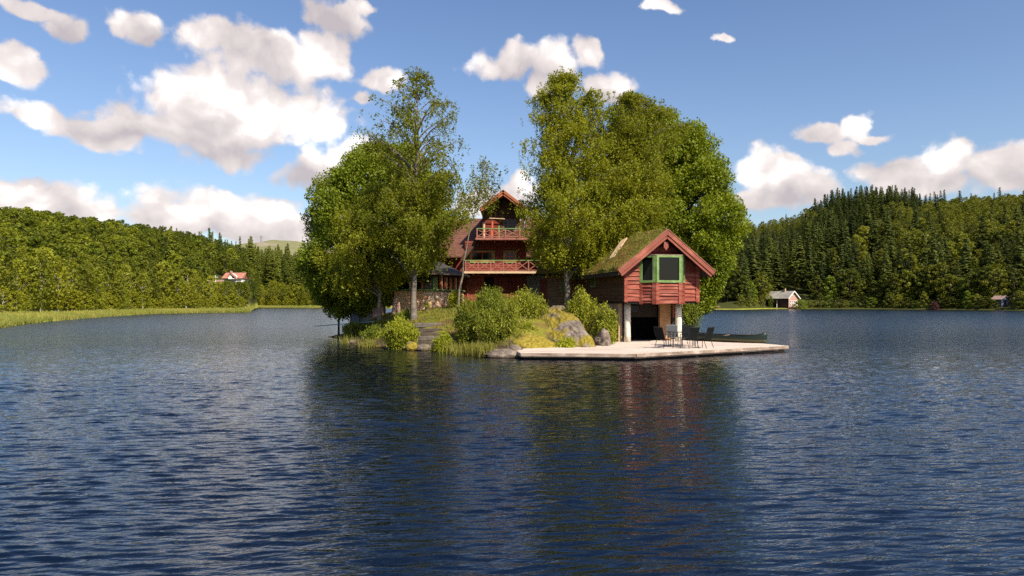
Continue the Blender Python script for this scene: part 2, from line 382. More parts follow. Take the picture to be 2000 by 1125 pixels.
def island_mat():
    m = ground_mat('island_grass_and_bank', (.10,.11,.015), (.23,.21,.03), (.14,.085,.035), .50); nt = m.node_tree; b = nt.nodes['Principled BSDF']
    src = b.inputs['Base Color'].links[0].from_socket; geo = nn(nt, 'ShaderNodeNewGeometry'); sp = nn(nt, 'ShaderNodeSeparateXYZ'); nt.links.new(geo.outputs['Position'], sp.inputs[0])
    n = noise(nt, geo.outputs['Position'], 2.2, 4, .6); z = mth(nt, 'ADD', sp.outputs[2], mth(nt, 'MULTIPLY_ADD', n, 1.2, -.6))
    bank = ramp(nt, noise(nt, geo.outputs['Position'], 5, 5, .7), [(.35, (.030,.022,.014)), (.55, (.085,.060,.035)), (.7, (.16,.11,.05))])
    nt.links.new(mixc(nt, ramp(nt, z, [(.45, (1,1,1)), (.8, (0,0,0))]), src, bank), b.inputs['Base Color']); return m
MT['island'] = island_mat()
MT['meadow0'] = ground_mat('shore_grass', (.17,.19,.025), (.33,.31,.055), (.24,.22,.05), .6, .05)
def meadow_mat():
    m = ground_mat('shore_grass_and_forest_floor', (.17,.19,.025), (.33,.31,.055), (.24,.22,.05), .6, .05); nt = m.node_tree; b = nt.nodes['Principled BSDF']
    src = b.inputs['Base Color'].links[0].from_socket; geo = nn(nt, 'ShaderNodeNewGeometry'); sp = nn(nt, 'ShaderNodeSeparateXYZ'); nt.links.new(geo.outputs['Position'], sp.inputs[0])
    z = mth(nt, 'MULTIPLY', sp.outputs[2], mth(nt, 'ADD', .2, mth(nt, 'MULTIPLY_ADD', sp.outputs[0], .04, -1.6, clamp=True)))
    nt.links.new(mixc(nt, ramp(nt, z, [(.18, (0,0,0)), (.5, (1,1,1))]), mixc(nt, ramp(nt, mth(nt, 'MULTIPLY_ADD', sp.outputs[0], .1, -9.4), [(0, (0,0,0)), (1, (1,1,1))]), src, (.045,.05,.012)), (.045,.05,.012)), b.inputs['Base Color']); return m
MT['meadow'] = meadow_mat()
MT['turf'] = ground_mat('turf_roof', (.10,.11,.015), (.21,.17,.028), (.24,.13,.04), .46, 1.2)
MT['mount'] = ground_mat('mountain_heath', (.15,.15,.07), (.22,.21,.10), (.30,.24,.20), .58, .012)
F_ = dict(
    maple=FOL('broad_leaf_foliage', (.075,.120,.006), (.20,.235,.012), .35, .45),
    birch=FOL('birch_foliage', (.135,.165,.010), (.345,.345,.022), .46, .6),
    shrub=FOL('willow_shrub_foliage', (.11,.15,.010), (.36,.36,.028), .35, 1.0),
    shrubd=FOL('dark_shrub_foliage', (.065,.10,.010), (.21,.24,.02), .3, .9),
    yshrub=FOL('yellow_green_shrub_foliage', (.18,.22,.012), (.42,.43,.03), .4, 1.0),
    reed=FOL('shore_reeds', (.20,.24,.04), (.46,.40,.10), .3, .15),
    tuft=FOL('grass_blades', (.09,.11,.015), (.24,.22,.04), .3, .8),
    spruce=FOL('spruce_needles', (.034,.055,.008), (.10,.115,.016), .2, .05, .7, .6),
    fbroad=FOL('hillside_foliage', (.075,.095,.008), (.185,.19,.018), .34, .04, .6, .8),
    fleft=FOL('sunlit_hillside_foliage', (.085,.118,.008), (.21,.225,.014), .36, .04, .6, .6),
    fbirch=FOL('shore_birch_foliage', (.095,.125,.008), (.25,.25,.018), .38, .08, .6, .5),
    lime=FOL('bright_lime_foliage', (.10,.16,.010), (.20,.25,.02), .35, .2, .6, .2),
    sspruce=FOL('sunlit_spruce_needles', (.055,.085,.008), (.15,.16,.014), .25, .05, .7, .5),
    purple=FOL('purple_flowering_shrub', (.07,.022,.036), (.14,.045,.07), .3, .3),
)

# ------------------------------------------------------------------ water
def water():
    m, nt, b = new_mat('lake_water')
    b.inputs['Base Color'].default_value = (.0010,.0030,.0085,1)
    b.inputs['IOR'].default_value = 1.72; b.inputs['Specular IOR Level'].default_value = .5
    b.inputs['Specular Tint'].default_value = (.66,.87,1,1)
    geo = nn(nt, 'ShaderNodeNewGeometry'); o = geo.outputs['Position']
    big = noise(nt, o, .06, 3, .5)                        # gusts: patches of stronger and weaker ripples
    sp = nn(nt, 'ShaderNodeSeparateXYZ'); nt.links.new(o, sp.inputs[0])
    far = nn(nt, 'ShaderNodeMapRange', interpolation_type='SMOOTHSTEP'); nt.links.new(sp.outputs[1], far.inputs[0])
    far.inputs[1].default_value = 8; far.inputs[2].default_value = 75; farv = far.outputs[0]
    nt.links.new(mth(nt, 'ADD', mth(nt, 'MULTIPLY_ADD', farv, .17, .02), mth(nt, 'MULTIPLY', big, .04)), b.inputs['Roughness'])
    rot = nn(nt, 'ShaderNodeVectorRotate', rotation_type='Z_AXIS'); nt.links.new(o, rot.inputs['Vector']); rot.inputs['Angle'].default_value = R(6)
    a = noise(nt, vmth(nt, 'MULTIPLY', rot.outputs[0], (.42, 1.25, 1)), 2.2, 3, .5, dist=.5)
    rot2 = nn(nt, 'ShaderNodeVectorRotate', rotation_type='Z_AXIS'); nt.links.new(o, rot2.inputs['Vector']); rot2.inputs['Angle'].default_value = R(-14)
    c = noise(nt, vmth(nt, 'MULTIPLY', rot2.outputs[0], (.35, 1.5, 1)), 6.0, 3, .6, dist=.3)
    edge = nn(nt, 'ShaderNodeMapRange', interpolation_type='SMOOTHSTEP'); nt.links.new(sp.outputs[1], edge.inputs[0]); edge.inputs[1].default_value = 24; edge.inputs[2].default_value = 42
    h = mth(nt, 'ADD', mth(nt, 'MULTIPLY', a, mth(nt, 'MULTIPLY', edge.outputs[0], .7)), mth(nt, 'MULTIPLY', c, .16))
    h = mth(nt, 'MULTIPLY', h, mth(nt, 'MULTIPLY_ADD', big, .9, .55))
    bn = nn(nt, 'ShaderNodeBump'); bn.inputs['Strength'].default_value = 1.0; bn.inputs['Distance'].default_value = .13
    bn.inputs['Filter Width'].default_value = .01
    nt.links.new(h, bn.inputs['Height']); nt.links.new(bn.outputs[0], b.inputs['Normal'])
    # real waves on the near water: a fan-shaped grid, finest by the camera
    Y = [4.2]
    while Y[-1] < 42: Y.append(Y[-1]+.018+.0015*(Y[-1]-4))
    Y = np.array(Y); U = np.linspace(-1.0, 1.0, 960); YY, UU = np.meshgrid(Y, U, indexing='ij'); XX = UU*YY
    rng = np.random.default_rng(9); H = np.zeros_like(XX); WARP = [fbm(XX, YY, .45, 1, q) for q in range(6)]
    for i in range(80):
        lam = .075*(4.6**rng.random()); th = R(-4)+rng.normal()*.15; k = 2*np.pi/lam
        am = .00178*lam**.83*(1+.5*rng.random()); ph = rng.random()*6.283
        H += am*np.sin(k*(XX*math.sin(th)+YY*math.cos(th))+ph+1.6*WARP[i % 6]) 
    g = .72+.6*(fbm(XX, YY, .11, 3, 77)+.35).clip(0, 1.3); H = H*g
    sd_ = H.std(); H = H+.35*H*np.abs(H)/sd_*.5
    fade = np.clip((42-YY)/16, 0, 1)*np.clip((1.0-np.abs(UU))/.1, 0, 1)*np.clip((YY-4.2)/.6, 0, 1); H *= fade
    ni, nj = H.shape; V = np.stack([XX, YY, H], -1).reshape(-1,3); F = np.arange(ni*nj).reshape(ni,nj)
    Fq = np.stack([F[:-1,:-1],F[:-1,1:],F[1:,1:],F[1:,:-1]],-1).reshape(-1,4)
    y0, y1 = Y[0], Y[-1]; e = 1.0; ex = np.array([(-4000,-1500,0),(4000,-1500,0),(4000,6500,0),(-4000,6500,0),(-e*y0,y0,0),(e*y0,y0,0),(e*y1,y1,0),(-e*y1,y1,0)], float)
    n0 = len(V); Fx = np.array([(0,1,5,4),(1,2,6,5),(2,3,7,6),(3,0,4,7)])+n0
    me = np_mesh('lake_water', np.concatenate([V, ex]), np.concatenate([Fq, Fx]), [m], smooth=True)
    print('water verts', n0, 'slope', float(np.gradient(H, axis=0).std()/np.gradient(YY, axis=0).mean()))
    o = link_mesh('lake_water', me); tag(o, 'dark blue rippled lake surface', kind='structure')
water()

# ------------------------------------------------------------------ foliage generators (numpy)
def leaves(C, size, rng, asp=.55, up=None, jit=.35):
    """diamond leaves around centres C (n,3); returns V, F"""
    n = len(C); a = rng.normal(size=(n,3))
    if up is not None: a = a*.5 + np.asarray(up)
    a /= np.linalg.norm(a, axis=1)[:,None]
    b = np.cross(a, rng.normal(size=(n,3))); b /= np.linalg.norm(b, axis=1)[:,None]+1e-9
    s = (size*(1+jit*rng.normal(size=n)).clip(.4, 1.9))[:,None]
    V = np.stack([C+a*s, C+b*s*asp, C-a*s, C-b*s*asp], 1).reshape(-1,3)
    return V, np.arange(n*4).reshape(n,4)
def unit(rng, n):
    a = rng.normal(size=(n,3)); return a/np.linalg.norm(a, axis=1)[:,None]
def tubes_np(lines, n=5):
    """lines: list of (pts (k,3), rad (k,)) -> V, F quads"""
    Vs, Fs, b = [], [], 0
    for pts, rad in lines:
        pts = np.asarray(pts, float); k = len(pts)
        d = np.gradient(pts, axis=0); d /= np.linalg.norm(d, axis=1)[:,None]+1e-9
        ref = np.array([1.,0,0]) if abs(d[0,0]) < .8 else np.array([0,1.,0])
        u = ref - d*(d@ref)[:,None]; u /= np.linalg.norm(u, axis=1)[:,None]; w = np.cross(d, u)
        an = np.arange(n)*2*np.pi/n
        ring = pts[:,None,:] + (u[:,None,:]*np.cos(an)[None,:,None] + w[:,None,:]*np.sin(an)[None,:,None])*np.asarray(rad)[:,None,None]
        Vs.append(ring.reshape(-1,3)); i = np.arange(k-1)[:,None]*n; j = np.arange(n)[None,:]
        Fs.append(np.stack([i+j, i+(j+1)%n, i+n+(j+1)%n, i+n+j], -1).reshape(-1,4)+b); b += k*n
    return np.concatenate(Vs), np.concatenate(Fs)
def curve(p, q, rng, k=6, wob=.06, sag=0):
    p, q = np.asarray(p, float), np.asarray(q, float); t = np.linspace(0,1,k)[:,None]; L = np.linalg.norm(q-p)
    w = np.cumsum(rng.normal(size=(k,3)), 0)*wob*L/k; w -= t*w[-1]
    c = p+(q-p)*t+w*np.sin(t*np.pi); c[:,2] += sag*L*np.sin(t[:,0]*np.pi)
    return c

# ------------------------------------------------------------------ far land (left bank, right bank, hills)
T_PX  = [-900,-300,   0, 100, 200, 300, 400, 488, 500, 640, 900,1300,1385,1440,1500,1700,2000,2300,2900]
T_S   = [  38,  50,64.5,  86, 111, 140, 154, 161, 290, 262, 262, 255, 222, 216, 240, 230, 192, 165, 130]
T_M   = [  22,  30,  34,  30,  24,  17,  13,  12,  28,  22,  10,   8,   6,   6,   4,   3,   3,   3,   3]
R_PX  = [-900,   0, 300, 490, 640, 900,1350,1460,1620,1760,2000,2900]
R_R   = [ 330, 345, 380, 430, 430, 430, 430, 430, 430, 440, 420, 400]
SK_PX = [-900,-300,   0, 100, 200, 300, 400, 460, 500, 560, 640, 900,1300,1460,1500,1550,1600,1625,1700,1750,1800,1850,1900,2000,2300,2900]
SK_Y  = [ 420, 405, 408, 417, 428, 440, 458, 478, 488, 494, 500, 500, 450, 423, 416, 406, 394, 376, 368, 371, 382, 384, 379, 374, 380, 400]
ip = np.interp
def pxY(x, y): return 1000 + x / np.maximum(y, 1) * FP
def land_z(px, Y):
    s, m, r = ip(px, T_PX, T_S), ip(px, T_PX, T_M), ip(px, R_PX, R_R)
    th = np.where(px > 1000, 11, 10.5)
    G = (HY - ip(px, SK_PX, SK_Y)) * r / FP + HC - th
    t = (Y - s - m) / (r - s - m)
    tc = np.clip(t, 0, 1)
    z = np.where(Y < s, -.6 + .65*np.exp(-(s-Y)/3), .05 + .75*np.clip((Y-s)/m, 0, 1)**.7) + G*(1-(1-tc)**1.35) - np.clip(t-1, 0, 9)*G*.25
    x = (px-1000)/FP*Y
    return z + fbm(x, Y, .02, 3, 5)*3.5*tc*(1-tc)*2 + np.where(Y > s, fbm(x, Y, .25, 2, 8)*.12, 0)
def far_land():
    pxs = np.concatenate([np.arange(-900, 2901, 12.)]); pxs = np.sort(np.concatenate([pxs, [489, 491, 494, 497]]))
    rows = np.concatenate([[-4, -1.5, 0], np.linspace(.1, 1, 8)])
    rows2 = np.linspace(1.02, 1.9, 40)
    P = np.zeros((len(pxs), len(rows)+len(rows2), 3))
    for i, p in enumerate(pxs):
        s, m, r = ip(p, T_PX, T_S), ip(p, T_PX, T_M), ip(p, R_PX, R_R)
        Y = np.concatenate([s+rows[:3], s+rows[3:]*m, s+m+(rows2-1)*(r-s-m)*1.4])
        P[i,:,0] = (p-1000)/FP*Y; P[i,:,1] = Y; P[i,:,2] = land_z(np.full_like(Y, p), Y)
    o = heightfield('terrain', P, MT['meadow']); tag(o, 'grassy lake shore rising to wooded hills', kind='structure')
    # distant bare mountain
    px = np.arange(150, 1700, 12.); yy = ip(px, [150,300,460,490,515,530,545,590,640,800,1700], [515,500,480,473,472,465,467,470,478,500,530])
    Ys = np.linspace(900, 2100, 36); P = np.zeros((len(px), len(Ys), 3))
    for j, Y in enumerate(Ys):
        k = max(0, 1-abs(Y-1500)/620)**.8
        P[:,j,0] = (px-1000)/FP*1500*(1+(Y-1500)/6000); P[:,j,1] = Y
        P[:,j,2] = ((HY-yy)*1500/FP+HC)*k + fbm(P[:,j,0], P[:,j,1], .01, 4, 3)*11*k
    o = heightfield('mountain', P, MT['mount']); tag(o, 'distant bare heath mountain beyond the left bank', kind='structure')
far_land()
def shore_reeds():
    rng = np.random.default_rng(31); n = 42000; px = rng.uniform(-60, 670, n); s = ip(px, T_PX, T_S); m = ip(px, T_PX, T_M)
    Y = s-1.2+(m*.8)*rng.random(n)**2.2; k = fbm(X(px, Y), Y, .12, 3, 21) > -.35; px, Y = px[k], Y[k]
    sc = .22+.0012*Y; C = np.stack([X(px, Y), Y, np.maximum(land_z(px, Y), 0)+.15], 1); V, F = leaves(C, .32, rng, .12, up=(0,0,2.2))
    o = link_mesh('reeds', np_mesh('reeds', V, F, [F_['reed']], tint=(fbm(C[:,0], C[:,1], .08, 2, 5)*.8+.5+rng.normal(size=len(F))*.15).clip(0,1))); tag(o, 'pale yellow green reeds and sedge along the left shore', 'reeds', kind='stuff')
shore_reeds()
for i, (px, h) in enumerate(((509, 11), (511.5, 11))):
    Y = 1497; mb = MB(); z = Z(472, Y)
    mb.tube([(0,0,-6),(0,0,h)], [.45,.25], 6); mb.beam((-1.2,0,h),(1.2,0,h), .5, .7); mb.beam((-.9,0,h-3),(.9,0,h-3), .4, .5)
    o = mb.build('radio_mast', MT['metal']); o.location = (X(px, Y), Y, z)
    tag(o, ('left' if i == 0 else 'right') + ' one of two tiny thin radio masts on the bare mountain', 'mast', 'radio masts on the mountain')

def make_tree(name, label, cat, base_px, Y, z0, top, env, kind, seed, bark, leafmat, dens=1.0, lean=None, group=None, depth=.85, trunk_r=.2, thin=1.0):
    """env: rows of (photo y, left px, right px) giving the crown outline; the crown is round in depth"""
    rng = np.random.default_rng(seed); s = Y/FP
    x0 = X(base_px, Y); root = empty(name, (x0, Y, z0), 0, label, cat, group)
    ey = np.array([e[0] for e in env], float); ez = (HY-ey)*s+HC-z0; eo = np.argsort(ez)
    ez = ez[eo]; el = (np.array([e[1] for e in env], float)[eo]-base_px)*s; er = (np.array([e[2] for e in env], float)[eo]-base_px)*s
    H = (HY-top[1])*s+HC-z0; tx = (top[0]-base_px)*s
    zmin, zmax = ez[0], ez[-1]
    lines = []; pts = []; sizes = []
    tk = curve((0,0,-.4), (tx, 0, H*.97), rng, 12, .05)
    tk[:,0] = tx*np.clip((tk[:,2])/H, 0, 1)**1.3 + rng.normal(size=12)*.05
    lines.append((tk, np.interp(np.linspace(0,1,12), [0,.06,.5,1], [trunk_r*1.35, trunk_r, trunk_r*.55, .015])))
    def tp(z): return np.array([np.interp(z, tk[:,2], tk[:,0]), np.interp(z, tk[:,2], tk[:,1]), z])
    def edge(z, ph):
        l, r = np.interp(z, ez, el), np.interp(z, ez, er); c = (l+r)/2; w = (r-l)/2*(1.10 if kind == 'birch' else 1.02); cp, sp_ = math.cos(ph), math.sin(ph)
        return np.array([c+w*math.copysign(abs(cp)**.7, cp), w*depth*math.copysign(abs(sp_)**.8, sp_), z])
    if kind == 'birch':
        nb = int(80*dens); ph = rng.random()*6
        for i in range(nb):
            t = ((i+.5)/nb)**.9; zt = min(zmax, zmin+(zmax-zmin)*t+.35); ph += 2.4+rng.normal()*.3
            e = edge(zt, ph); f = rng.uniform(.72, 1.08) if rng.random() < .72 else rng.uniform(.3, .7)
            f *= 1+.22*float(fbm(np.array([math.cos(ph)*1.5+seed]), np.array([zt*.55]), .9, 2, seed)[0])
            c0 = np.array([(np.interp(zt, ez, el)+np.interp(zt, ez, er))/2, 0, zt]); e = c0+(e-c0)*f
            L = np.linalg.norm(e[:2]-tp(zt)[:2]); za = max(min(zt-L*.75, zt), min(1.6, zt*.5)); a = tp(za)
            br = curve(a, e, rng, 8, .10, .12); r0 = .015+.018*L
            lines.append((br, np.linspace(min(r0, trunk_r*.45), .01, 8)))
            th_ = (1 if zt < zmin+.5*(zmax-zmin) else .3+.7*thin)*(.5 if thin == .2 else 1)
            for k in range(int((2.2+L*1.5)*(1 if th_ > .6 else .75))):
                u = rng.uniform(.35, 1.0) if k else 1.0; idx = u*7; i0 = int(min(idx, 6)); q0 = br[i0]+(br[i0+1]-br[i0])*(idx-i0)+rng.normal(size=3)*[.22,.22,.10]
                rc = rng.uniform(.22, .42)*(1 if t < .85 else .7)
                if k % 2 == 0: lines.append((np.array([br[max(i0-1,0)], q0]), [.012,.005]))
                for m_ in range(int(rng.uniform(16, 27)*th_)):
                    q = q0+rng.normal(size=3)*[rc,rc,rc*.55]; nl = int(rng.uniform(13, 21)); hang = rng.uniform(.25, .95)*(1 if t < .8 else .55)
                    tt = rng.random(nl)[:,None]
                    pts.append(q+np.array([0,0,-hang])*tt+rng.normal(size=(nl,3))*np.array([.06,.06,.04])+rng.normal(size=3)*np.array([.14,.14,0])*tt)
        # fill inner crown
        n = int(15000*dens); 
        zz = zmin+(zmax-zmin)*rng.random(n)**1.15*.92; ph = rng.random(n)*6.283; rr = rng.random(n)**.55*.92
        l, r = np.interp(zz, ez, el), np.interp(zz, ez, er); c = (l+r)/2; w = (r-l)/2
        q = np.stack([c+w*rr*np.cos(ph), w*depth*rr*np.sin(ph), zz], 1)
        keep = (fbm(q[:,0]*1.0+q[:,1]*.7, q[:,2]*1.0+q[:,1]*.5, .9, 3, seed) > -.02) & (rng.random(n) < thin*np.clip(1.25-(zz-zmin)/(zmax-zmin), .15, 1))
        pts.append(q[keep]); C = np.concatenate(pts); V, F = leaves(C, .050, rng, .62)
    else:
        # broadleaf: lumps over the outline with limbs running to them
        n = int(235*dens); lumps = []
        ph = rng.random()*6
        for i in range(n):
            t = (i+.5)/n; zt = zmin+(zmax-zmin)*t; ph += 2.39996
            f = rng.uniform(.66, .93) if i % 4 else rng.uniform(.1, .6)
            e = edge(zt, ph); c0 = np.array([(np.interp(zt, ez, el)+np.interp(zt, ez, er))/2, 0, zt]); e = c0+(e-c0)*f
            rl = rng.uniform(.55, 1.05)*min(1.0, .45+np.linalg.norm(e-c0)/5+.35*(t<.85)); lumps.append((e, rl))
            if i % 8 == 0:
                za = max(1.2, min(zt*.62, H*.75)); lines.append((curve(tp(za), e, rng, 7, .12, .06), np.linspace(trunk_r*.4, .015, 7)))
        for e, rl in lumps:
            k = int(950*rl**2); d = unit(rng, k); d[:,2] = d[:,2]*.85+.12
            rad = rl*(rng.random(k)**.35)[:,None]; bumpy = 1+.28*fbm(d[:,0]*3+e[0]*7, d[:,2]*3+d[:,1]*2+e[2]*5, 1.1, 2, seed)[:,None]
            pts.append(e+d*rad*bumpy)
        C = np.concatenate(pts); V, F = leaves(C, .070, rng, .7)
    ti = rng.random(len(F))
    V2, F2 = tubes_np(lines, 6)
    link_mesh('trunk', np_mesh('trunk', V2, F2, [bark], smooth=True), root)
    link_mesh('crown', np_mesh('crown', V, F, [leafmat], tint=ti), root)
    return root

# ------------------------------------------------------------------ island ground
SHORE = [(-13.0,50.5),(-12.6,47.0),(-11.4,44.4),(-9.9,41.0),(-8.4,38.2),(-7.0,36.0),(-5.9,34.9),(-4.2,34.4),(-3.0,33.2),(-2.1,31.7),(-.9,30.4),(.1,29.6),(1.2,30.9),(3.2,32.2),(5.2,33.6),(5.6,36.6),(6.2,40.5),(8.6,42.0),(11.2,43.2),(13.2,46.2),(14.2,50.5),(13.0,56.0),(8,61),(1,64),(-6,63),(-11,59)]
def shore_dist(x, y):
    P = np.array(SHORE); Q = np.roll(P, -1, 0); d = np.full(x.shape, 1e9); ins = np.zeros(x.shape, bool)
    for (ax, ay), (bx_, by_) in zip(P, Q):
        t = np.clip(((x-ax)*(bx_-ax)+(y-ay)*(by_-ay))/((bx_-ax)**2+(by_-ay)**2), 0, 1)
        d = np.minimum(d, np.hypot(x-ax-t*(bx_-ax), y-ay-t*(by_-ay)))
        c = ((ay > y) != (by_ > y)) & (x < (bx_-ax)*(y-ay)/(by_-ay+1e-12)+ax); ins ^= c
    return np.where(ins, d, -d)
def isl_z(x, y):
    x = np.asarray(x, float); y = np.asarray(y, float); d = shore_dist(x, y)+fbm(x, y, .7, 3, 2)*.35
    s = np.clip(d/4.2, 0, 1); s = s*s*(3-2*s)
    h = np.where(d > 0, .03+1.5*s+.68*np.clip((d-4)/6, 0, 1), d*.35)
    # low ground on the right tip behind the boathouse
    k = np.clip((x-7.2)/2.5, 0, 1); h = h*(1-k*.55)
    # the boathouse floor is cut level with the deck
    r = (x-5.82)*.978+(y-35.5)*.208; b = -(x-5.82)*.208+(y-35.5)*.978
    cut = (r > .1) & (r < 3.6) & (b > -1) & (b < 4.9)
    h = np.where(cut, np.minimum(h, .1), h)
    return h+fbm(x, y, 1.6, 3, 9)*.10*np.clip(d, 0, 1)*(~cut)
def iz(x, y): return float(isl_z(np.array([x]), np.array([y]))[0])
def island():
    xs = np.arange(-15, 16.3, .22); ys = np.arange(27.5, 66.5, .22); GX, GY = np.meshgrid(xs, ys, indexing='ij')
    o = heightfield('island_ground', np.stack([GX, GY, isl_z(GX, GY)], -1), MT['island'])
    tag(o, 'grassy island ground with bare earth banks', kind='structure')
    rng = np.random.default_rng(4); n = 60000
    x = rng.uniform(-13.5, 6, n); y = rng.uniform(29, 52, n); d = shore_dist(x, y)
    k = (d > 1.1) & (fbm(x, y, .8, 3, 6) > -.15); x, y = x[k], y[k]; z = isl_z(x, y)
    C = np.stack([x, y, z+.05], 1); V, F = leaves(C, .09, rng, .14, up=(0,0,1.3))
    o = link_mesh('grass', np_mesh('grass', V, F, [F_['tuft']], tint=rng.random(len(F)))); tag(o, 'short wild grass covering the island slope', 'grass', kind='stuff')
    # reeds along the waterline
    C = []
    for cx, cy, w, nn_, hh in ((-1.9,31.0,.8,520,.55),(-1.25,30.2,.55,420,.6),(-2.7,32.0,.6,200,.4),(-7.6,36.4,.6,160,.35),(-9.6,39.8,1.0,160,.3),(-3.6,33.4,.5,150,.35)):
        a = rng.normal(size=(nn_,2))*w*.45; C.append(np.stack([cx+a[:,0], cy+a[:,1]*.7, np.full(nn_, hh*.45)], 1))
    C = np.concatenate(C); V, F = leaves(C, .30, rng, .035, up=(0,0,2.2))
    o = link_mesh('reeds', np_mesh('reeds', V, F, [F_['tuft']], tint=rng.random(len(F)))); tag(o, 'pale green reeds standing in the shallow water at the island edge', 'reeds', kind='stuff')
island()

# ------------------------------------------------------------------ rocks
def rock(name, label, c, r, mat, seed, rz=0, sub=5, amp=.22, group=None):
    import bmesh
    bm = bmesh.new(); bmesh.ops.create_icosphere(bm, subdivisions=sub, radius=1)
    P = np.array([v.co for v in bm.verts]); 
    n1 = fbm(P[:,0]+P[:,2]*.6+seed, P[:,1]+P[:,2]*.8+seed, 1.3, 5, seed); n2 = np.abs(fbm(P[:,0]*1.5+9, P[:,2]*2+P[:,1], 1.4, 4, seed+3))
    P = P*(1+amp*n1-amp*.9*n2)[:,None]*np.array(r)
    for v, p in zip(bm.verts, P): v.co = p
    me = bpy.data.meshes.new(name); bm.to_mesh(me); bm.free(); me.materials.append(mat)
    for p in me.polygons: p.use_smooth = True
    o = link_mesh(name, me); o.location = c; o.rotation_euler = (0,0,rz); tag(o, label, 'rock', group)
    return o
def outcrop():
    nt_, ns = 150, 110; T, Sx = np.meshgrid(np.linspace(-.12,1.06,nt_), np.linspace(-1,1,ns), indexing='ij')
    ax, ay, bx_, by_ = 2.35, 38.2, 3.75, 32.3
    wl = np.interp(T, [-.1,.3,.7,1], [1.2,1.9,2.2,1.7]); wr = np.interp(T, [-.1,.3,.7,1], [1.0,.95,.85,.6]); w = np.where(Sx < 0, wl, wr)
    x = ax+(bx_-ax)*T+Sx*w*.97; y = ay+(by_-ay)*T+Sx*w*.22
    zc = np.interp(T, [-.12,.0,.15,.35,.55,.75,.9,1.0,1.06], [1.6,2.05,2.22,2.02,1.68,1.22,.85,.45,-.1])
    z = zc-(.55+1.15*T.clip(0,1))*np.abs(Sx)**1.9*np.where(Sx < 0, 1.0, 1.15)-1.2*np.clip(np.abs(Sx)-.88, 0, 1)*6*.6
    z = z+.16*fbm(x*1.0, y*.45, 1.3, 5, 41)-.16*np.abs(fbm(x*1.6+y*.5, y*.5, 1.6, 4, 44))+.07*fbm(x*3, y*1.2, 2, 3, 45)
    o = heightfield('granite_outcrop', np.stack([x,y,z],-1)[:, ::-1], MT['rock']); o['label'] = 'long grey granite outcrop with orange moss sloping down to the deck'; o['category'] = 'rock'
outcrop()
rock('mossy_boulder', 'low boulder under thick orange moss at the left end of the deck', (.9,32.7,.05), (1.5,1.1,.72), MT['mossrock'], 7)
rock('pointed_rock', 'small pointed grey rock between outcrop and right shrubs', (4.45,33.7,.25), (.42,.65,.78), MT['palerock'], 11, R(20), 4, .45)
rock('flat_rock', 'pale flat rock slab at the waterline left of the deck', (-.35,29.9,.06), (.95,.55,.30), MT['palerock'], 15, R(-15), 4)
rock('shore_stone', 'small pale stone at the water beside the green shrubs', (-4.35,34.15,.08), (.42,.3,.22), MT['palerock'], 19, R(10), 4)
rock('shore_stone', 'brown stone in front of the steps left of the pale stone', (-5.0,34.25,.1), (.35,.4,.35), MT['rock'], 23, 0, 4)
rock('shore_stone', 'round stone lying behind the pale flat slab', (.1,30.6,.18), (.4,.4,.3), MT['palerock'], 27, 0, 4)

rs = np.random.default_rng(61)
for i, (x, y) in enumerate(((-9.2,39.9),(-8.1,37.8),(-7.3,36.6),(-6.3,35.3),(-5.4,34.7),(-3.7,34.2),(-3.3,33.6),(-2.2,31.9),(-.8,30.75),(-1.3,30.6),(.2,30.2),(-.3,30.4),(-1.0,30.35),(-3.9,34.15))):
    rock('shore_stone', 'small dark stone lying at the waterline of the island', (x+rs.normal()*.08, y+rs.normal()*.08, .02), (rs.uniform(.14,.34), rs.uniform(.12,.28), rs.uniform(.1,.2)), MT['palerock'] if i % 3 == 0 else MT['rock'], 70+i, rs.random()*3, 3, group='small stones along the island waterline')
# steps from the water up to the lawn
st = empty('stone_steps', (-4.3,34.6,0), 0, 'shaded overgrown earth and stone steps rising from the water to the lawn', 'steps')
for i in range(7):
    x, y = -4.2-.05*i, 34.5+.5*i; mb = MB(); z = max(iz(x, y), .12*i)+.06
    rs = np.random.default_rng(50+i); mb.prism([(-.75+rs.normal()*.1,-.24+rs.normal()*.04,-.15),(.72+rs.normal()*.12,-.22+rs.normal()*.04,-.15),(.68+rs.normal()*.1,.24,-.15),(-.7+rs.normal()*.1,.22,-.15)], (rs.normal()*.03,0,.2+rs.normal()*.02)); o = mb.build('step', MT['palestep'] if i % 3 == 0 else MT['bark'], st, bevel=.02); o.location = (x+4.3, y-34.6, z)  # dark stone and bark tones give earthy steps with their shade painted in

